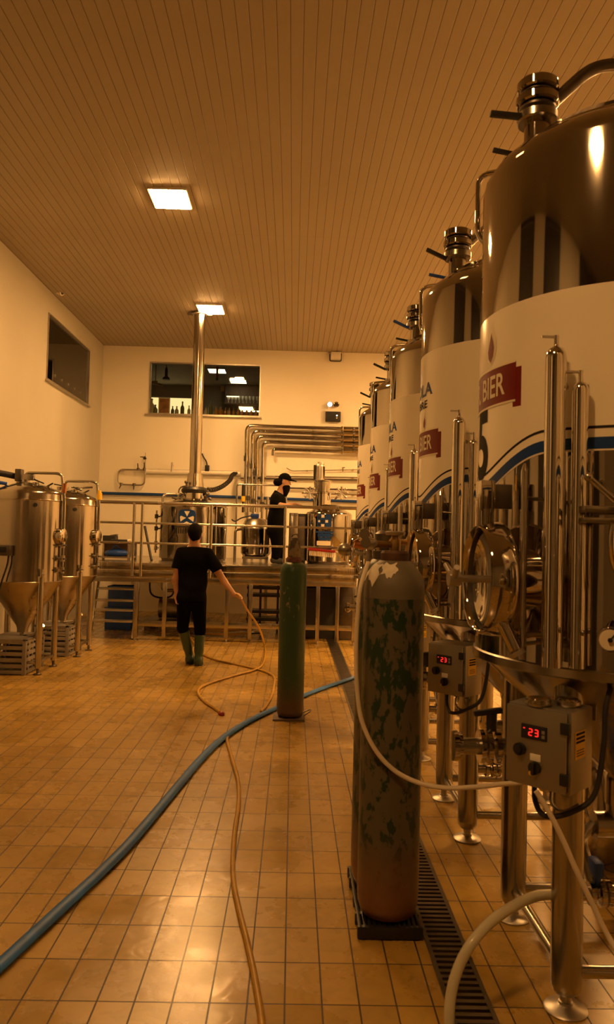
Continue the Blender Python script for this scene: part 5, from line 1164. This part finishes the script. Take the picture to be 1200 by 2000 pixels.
class Field:
    def __init__(self, lo, hi, h):
        self.lo = np.array(lo, float); self.h = h; n = np.ceil((np.array(hi) - lo) / h).astype(int) + 1
        self.V = np.full(n, 1.0); self.g = [self.lo[i] + h * np.arange(n[i]) for i in range(3)]
    def _box(self, lo, hi):
        sl = []
        for i in range(3):
            a = int(np.clip(math.floor((lo[i] - self.lo[i]) / self.h), 0, self.V.shape[i])); b = int(np.clip(math.ceil((hi[i] - self.lo[i]) / self.h) + 1, 0, self.V.shape[i])); sl.append(slice(a, b))
        X, Y, Z = np.meshgrid(*[self.g[i][sl[i]] for i in range(3)], indexing='ij'); return tuple(sl), np.stack([X, Y, Z], -1)
    def _put(self, sl, d, k, sub=False):
        a = self.V[sl]
        if sub: self.V[sl] = np.maximum(a, -d); return
        if k <= 0: self.V[sl] = np.minimum(a, d); return
        hh = np.clip(.5 + .5 * (d - a) / k, 0, 1); self.V[sl] = d * (1 - hh) + a * hh - k * hh * (1 - hh)
    def cap(self, a, b, ra, rb, k=.03):
        a = np.array(a, float); b = np.array(b, float); r = max(ra, rb) + k + .02
        sl, P = self._box(np.minimum(a, b) - r, np.maximum(a, b) + r)
        ab = b - a; t = np.clip(((P - a) @ ab) / max(ab @ ab, 1e-9), 0, 1); d = np.linalg.norm(P - a - t[..., None] * ab, axis=-1) - (ra + (rb - ra) * t)
        self._put(sl, d, k); return self
    def ell(self, c, r, B=None, k=.03):
        c = np.array(c, float); r = np.array(r, float); m = r.max() + k + .02; sl, P = self._box(c - m, c + m); q = P - c
        if B is not None: q = q @ np.array(B).T
        k0 = np.linalg.norm(q / r, axis=-1); k1 = np.linalg.norm(q / r ** 2, axis=-1); d = np.where(k1 > 1e-9, k0 * (k0 - 1) / np.maximum(k1, 1e-9), -r.min())
        self._put(sl, d, k); return self
    def cut(self, p, n):
        """keep the side against n"""
        X, Y, Z = np.meshgrid(*self.g, indexing='ij'); n = np.array(n, float); n = n / np.linalg.norm(n)
        self.V = np.maximum(self.V, (X - p[0]) * n[0] + (Y - p[1]) * n[1] + (Z - p[2]) * n[2]); return self
    def build(self, name, mt, parent):
        v, f = surface_nets(self.V, self.lo, self.h)
        o = total_loc(parent) if parent is not None else Vector((0, 0, 0))
        mb = MB().raw([(p[0] - o.x, p[1] - o.y, p[2] - o.z) for p in v], [tuple(int(i) for i in q) for q in f], True)
        return mb.build(name, mt, parent, 180)

def V3(v): return np.array([v[0], v[1], v[2]], float)

def hand_to(F, wrist, d, palm_n, thumb_side, s=1.0, curl=.35):
    """palm plus five unequal bent fingers; d = pointing direction, palm_n = palm side, thumb_side = towards the thumb"""
    d = V3(d); d /= np.linalg.norm(d); n = V3(palm_n); n -= d * (n @ d); n /= np.linalg.norm(n); u = V3(thumb_side); u -= d * (u @ d) + n * (u @ n); u /= np.linalg.norm(u)
    w = V3(wrist)
    F.ell(w + d * .045 * s, np.array([.040, .016, .050]) * s, np.stack([u, n, d]), .014)
    for off, ln, r in ((.026, .070, .0088), (.009, .078, .0092), (-.009, .072, .0088), (-.025, .056, .0078)):
        b = w + d * .083 * s + u * off * s; d1 = d * math.cos(curl) + n * math.sin(curl); d2 = d * math.cos(curl * 2.4) + n * math.sin(curl * 2.4)
        m = b + d1 * ln * .5 * s + u * off * .10 * s; e = m + d2 * ln * .5 * s
        F.cap(b - d * .02 * s, m, r * s, r * .95 * s, .005); F.cap(m, e, r * .95 * s, r * .78 * s, .004)
    tb = w + d * .025 * s + u * .030 * s; td = d * .70 + u * .62 + n * .30; td /= np.linalg.norm(td); td2 = d * .92 + u * .15 + n * .30; td2 /= np.linalg.norm(td2)
    m = tb + td * .040 * s; F.cap(tb, m, .012 * s, .0105 * s, .008); F.cap(m, m + td2 * .032 * s, .0105 * s, .0085 * s, .005)

def head_on(F, c, fw, up, s=1.0):
    """skull, jaw, nose, lips, ears; fw = face direction"""
    fw = V3(fw); fw /= np.linalg.norm(fw); up = V3(up); up -= fw * (up @ fw); up /= np.linalg.norm(up); sd = np.cross(fw, up); B = np.stack([sd, fw, up]); c = V3(c)
    F.ell(c + up * .020 * s - fw * .010 * s, np.array([.075, .094, .095]) * s, B, .02)
    F.ell(c - up * .045 * s + fw * .022 * s, np.array([.058, .068, .075]) * s, B, .03)
    F.cap(c + fw * .088 * s + up * .012 * s, c + fw * .108 * s - up * .022 * s, .009 * s, .013 * s, .012)
    F.ell(c + fw * .088 * s - up * .062 * s, np.array([.026, .012, .010]) * s, B, .008)
    F.ell(c + fw * .075 * s - up * .100 * s, np.array([.026, .022, .018]) * s, B, .015)
    for q in (-1, 1):
        F.ell(c + sd * q * .077 * s - fw * .008 * s - up * .008 * s, np.array([.012, .022, .032]) * s, B, .006)
        F.ell(c + sd * q * .036 * s + fw * .080 * s + up * .022 * s, np.array([.020, .012, .010]) * s, B, .012)
    return sd, fw, up

# --- worker walking away -------------------------------------------------
WYW = 9.22
def wp_(px, py, dy=0.0): return V3(at(px, py, WYW + dy))
J = dict(head=wp_(381, 1043, .02), neck=wp_(381, 1068), chest=wp_(379, 1096), belly=wp_(377, 1134), pel=wp_(374, 1164),
         sl=wp_(351, 1080), sr=wp_(409, 1081), el=wp_(343, 1131, -.02), er=wp_(438, 1136, .0), wl=wp_(345, 1160, -.02), wr=wp_(458, 1161, -.06),
         hl=wp_(361, 1172), hr=wp_(388, 1172), kl=wp_(357, 1226, .0), kr=wp_(391, 1232, .06), al=wp_(372, 1284, -.02), ar=wp_(387, 1288, .02))
gl_ = V3(onz(370, 1297)); gr_ = V3(onz(387, 1300))
J['al'] = np.array([gl_[0], gl_[1] + .03, .085]); J['ar'] = np.array([gr_[0], gr_[1] + .03, .085])
root = thing('person', 'worker in black T-shirt and green boots walking away, trailing a yellow hose', 'person', (gr_[0] - .05, gr_[1], 0))
fwd = np.array([.0, 1.0, 0]); upv = np.array([0, 0, 1.0])
lo = np.array([-1.75, 8.75, -.01]); hi = np.array([-.45, 9.75, 1.80])
F = Field(lo, hi, .0065)
head_on(F, J['head'], (.12, 1, -.05), upv, 1.04)
F.cap(J['head'] - [0, .01, .05], J['neck'] - [0, 0, .05], .056, .062, .03)
F.ell(J['chest'], (.165, .105, .20), None, .05); F.ell(J['belly'], (.150, .105, .17), None, .06); F.ell(J['pel'], (.160, .115, .13), None, .06)
for a in 'lr':
    F.cap(J['s' + a] + [(.03 if a == 'l' else -.03), 0, 0], J['e' + a], .056, .040, .035); F.cap(J['e' + a], J['w' + a], .040, .026, .02)
    F.cap(J['h' + a], J['k' + a], .085, .056, .04); F.cap(J['k' + a], J['a' + a], .055, .038, .03)
    F.cap(J['a' + a] - [0, .02, .02], J['a' + a] + [0, .14, -.045], .036, .028, .02)
hand_to(F, J['wl'], (.22, -.05, -1), (.3, -.9, 0), (1, .2, 0), .95, .45)
hand_to(F, J['wr'], (.75, .12, -.25), (.1, .5, -.8), (.15, .8, .5), .95, .75)
F.build('body', M['skin'], root)
# shirt
S = Field(lo, hi, .0075)
S.ell(J['chest'] + [0, -.005, .01], (.185, .130, .215), None, .05); S.ell(J['belly'], (.176, .128, .19), None, .07); S.cap(J['belly'] - [0, 0, .1], J['pel'] - [0, 0, .03], .150, .150, .05); S.ell(J['pel'] - [0, 0, .02], (.178, .138, .13), None, .05)
S.cap(J['sl'] + [.06, 0, .01], J['sr'] - [.06, 0, -.01], .070, .070, .05); S.cap(J['neck'] - [0, -.005, .06], J['neck'] - [0, 0, .03], .095, .078, .03)
for a in 'lr':
    e = J['s' + a] * .36 + J['e' + a] * .64; S.cap(J['s' + a] + [(.03 if a == 'l' else -.03), 0, 0], e, .078, .073, .04)
S.cut(J['pel'] - [0, 0, .055], (0, 0, -1)); S.cut(J['neck'] - [0, 0, .018], (0, .25, 1))
for a in 'lr':
    d = J['e' + a] - J['s' + a]; d /= np.linalg.norm(d); p = J['s' + a] * .40 + J['e' + a] * .60
    X, Y, Z = np.meshgrid(*S.g, indexing='ij'); pl = (X - p[0]) * d[0] + (Y - p[1]) * d[1] + (Z - p[2]) * d[2]
    near = np.sqrt((X - p[0]) ** 2 + (Y - p[1]) ** 2 + (Z - p[2]) ** 2) < .125
    # trim only the sleeve, not the flank
    sidev = (X - J['chest'][0]) * (-1 if a == 'l' else 1)
    m = near & (sidev > .175); S.V[m] = np.maximum(S.V[m], pl[m])
S.build('t_shirt', M['cloth_black'], root)
# trousers
T = Field(lo, hi, .0075)
T.ell(J['pel'] - [0, 0, .025], (.168, .128, .135), None, .05)
for a in 'lr':
    T.cap(J['h' + a], J['k' + a], .096, .068, .012); kk = J['k' + a]; aa = J['a' + a]; T.cap(kk, kk * .80 + aa * .20, .068, .060, .012)
T.build('trousers', M['trouser'], root)
for a, top in (('l', .10), ('r', .16)):
    Bt = Field(lo, np.array([hi[0], hi[1], .75]), .0065); kk = J['k' + a] * (1 - top) + J['a' + a] * top; aa = J['a' + a]
    Bt.cap(kk, kk * .35 + aa * .65, .066, .054, .02); Bt.cap(kk * .35 + aa * .65, aa, .053, .047, .02)
    Bt.cap(aa - [0, .025, .03], aa + [.0, .13, -.04], .050, .043, .03); Bt.cap(aa - [0, .035, .03], aa - [0, .03, .045], .046, .046, .02)
    d = kk - aa; Bt.cut(kk, d); Bt.cut((0, 0, .012), (0, 0, -1))
    b = Bt.build('boot', M['boot'], root)
    s = MB(); out = []
    for k in range(20):
        an = 2 * PI * k / 20; out.append((.050 * math.cos(an), .125 * math.sin(an) + .045))
    s.prism(out, .024, Matrix.Translation((aa[0] - total_loc(root).x, aa[1] - total_loc(root).y, 0))); s.build('boot_sole', M['sole'], b)
H = Field(J['head'] - .2, J['head'] + .2, .005)
Bm = np.stack([np.array([1, 0, 0]), fwd, upv]); h0 = J['head']
H.ell(h0 + [0, -.018, .030], (.086, .106, .102), Bm, .02); H.ell(h0 + [.014, -.062, -.035], (.058, .046, .058), Bm, .03)
H.cut(h0 + [0, .045, 0], (.0, .9, -.45)); H.cut(h0 + [0, 0, -.085], (.35, 0, -1))
H.build('hair', M['hair'], root)
for q in (-1, 1):
    e = h0 * 1 + np.array([q * .034 + .01, .083, .012]); MB().ell(Vector(e) - total_loc(root), (.011, .008, .007), 12, 8).build('eye', M['cream_print'], root)

# --- bearded worker on the platform --------------------------------------
MYW = 12.55
def mp_(px, py, dy=0.0): return V3(at(px, py, MYW + dy))
zf = DZ
hd_ = mp_(556, 941)
fo = thing('person', 'bearded worker in black cap and T-shirt leaning over the mash kettle', 'person', (mp_(541, 1105)[0], MYW, DZ))
J = dict(head=hd_, neck=mp_(548, 962), chest=mp_(543, 984), belly=mp_(540, 1010), pel=mp_(539, 1035),
         sl=mp_(541, 973, .17), sr=mp_(539, 973, -.17), el=mp_(548, 988, .22), er=mp_(536, 984, -.21), wl=mp_(578, 985, .06), wr=mp_(570, 989, -.10),
         hl=mp_(541, 1040, .085), hr=mp_(539, 1040, -.085), kl=mp_(548, 1072, .09), kr=mp_(541, 1073, -.09))
for a, px, dy in (('l', 548, .10), ('r', 538, -.10)):
    g = at(px, 1100, MYW + dy); J['a' + a] = np.array([g.x, MYW + dy, DZ + .09])
lo = np.array([mp_(515, 1000)[0], MYW - .45, DZ - .01]); hi = np.array([mp_(605, 1000)[0], MYW + .45, DZ + 1.80])
fx = np.array([1.0, 0, 0])
F = Field(lo, hi, .0075)
sd, fw_, up_ = head_on(F, J['head'], (1, -.10, -.22), (.2, 0, 1), .98)
F.cap(J['head'] + [-.02, 0, -.05], J['neck'] + [-.03, 0, -.06], .056, .064, .03)
F.ell(J['chest'], (.115, .165, .19), None, .05); F.ell(J['belly'], (.115, .150, .17), None, .06); F.ell(J['pel'], (.120, .160, .13), None, .06)
for a in 'lr':
    F.cap(J['s' + a], J['e' + a], .055, .042, .03); F.cap(J['e' + a], J['w' + a], .042, .028, .02)
    F.cap(J['h' + a], J['k' + a], .085, .057, .04); F.cap(J['k' + a], J['a' + a], .055, .038, .03); F.cap(J['a' + a] + [-.03, 0, -.03], J['a' + a] + [.14, 0, -.05], .036, .03, .02)
hand_to(F, J['wl'], (1, -.15, -.1), (0, -.2, -1), (0, -1, .2), .95, .35)
hand_to(F, J['wr'], (1, .15, .05), (0, .2, -1), (0, 1, .2), .95, .35)
F.build('body', M['skin'], fo)
S = Field(lo, hi, .0085)
S.ell(J['chest'], (.135, .185, .205), None, .05); S.ell(J['belly'], (.138, .172, .19), None, .07); S.cap(J['belly'] - [0, 0, .08], J['pel'] - [0, 0, .03], .140, .146, .05)
S.cap(J['sl'] - [0, .05, 0], J['sr'] + [0, .05, 0], .075, .075, .05); S.cap(J['neck'] + [-.035, 0, -.10], J['neck'] + [-.032, 0, -.015], .10, .078, .03)
for a in 'lr': S.cap(J['s' + a], J['s' + a] * .3 + J['e' + a] * .7, .078, .072, .04)
S.cut(J['pel'] - [0, 0, .10], (0, 0, -1)); S.cut(J['neck'] + [-.02, 0, .002], (.55, 0, 1))
S.build('t_shirt', M['cloth_black'], fo)
T = Field(lo, hi, .0085)
T.ell(J['pel'] - [0, 0, .03], (.135, .172, .14), None, .05)
for a in 'lr': T.cap(J['h' + a], J['k' + a], .105, .080, .045); T.cap(J['k' + a], J['a' + a] + [0, 0, .02], .078, .070, .04)
T.cut((0, 0, DZ + .05), (0, 0, -1))
T.build('trousers', M['trouser'], fo)
for a in 'lr':
    Bt = Field(lo, np.array([hi[0], hi[1], DZ + .3]), .0075); aa = J['a' + a]; Bt.cap(aa + [0, 0, .02], aa + [-.02, 0, -.03], .055, .052, .02); Bt.cap(aa + [-.03, 0, -.035], aa + [.15, 0, -.05], .050, .042, .03); Bt.cut((0, 0, DZ + .003), (0, 0, -1)); Bt.build('boot', M['sole'], fo)
c = J['head']; B = np.stack([sd, fw_, up_])
H = Field(c - .26, c + .26, .006)   # beard
H.ell(c + fw_ * .035 - up_ * .090, (.067, .082, .080), B, .02); H.ell(c + fw_ * .062 - up_ * .165, (.045, .045, .075), B, .04); H.cut(c - up_ * .062, up_ * 1.0 - fw_ * .25); H.build('beard', M['hair'], fo)
H = Field(c - .26, c + .26, .006)   # hair gathered at the nape
H.ell(c - fw_ * .050 - up_ * .01, (.082, .065, .085), B, .02); H.ell(c - fw_ * .125 - up_ * .035, (.055, .055, .060), B, .03); H.build('hair', M['hair'], fo)
H = Field(c - .26, c + .26, .006)   # cap
H.ell(c + up_ * .045 - fw_ * .005, (.092, .108, .100), B, .02); H.ell(c + fw_ * .125 + up_ * .052, (.070, .075, .010), B, .012); H.cut(c + up_ * .036, -up_); H.build('cap', M['cloth_black'], fo)
for q in (-1, 1):
    e = c + sd * q * .034 + fw_ * .086 + up_ * .010; MB().ell(Vector(e) - total_loc(fo), (.008, .011, .007), 12, 8).build('eye', M['cream_print'], fo)

# ------------------------------------------------------------------ view
w = bpy.data.worlds.new('world'); SC.world = w; w.use_nodes = True; w.node_tree.nodes['Background'].inputs[0].default_value = (1, .6, .3, 1); w.node_tree.nodes['Background'].inputs[1].default_value = 0.0
SC.view_settings.view_transform = 'Standard'; SC.view_settings.look = 'None'; SC.view_settings.gamma = 1.0; SC.view_settings.use_curve_mapping = False; SC.view_settings.exposure = 0.10
SC.cycles.max_bounces = 10; SC.cycles.glossy_bounces = 6; SC.cycles.diffuse_bounces = 5; SC.cycles.sample_clamp_indirect = 6.0; SC.cycles.use_denoising = True
SC.cycles.caustics_reflective = True; SC.cycles.blur_glossy = 0.8
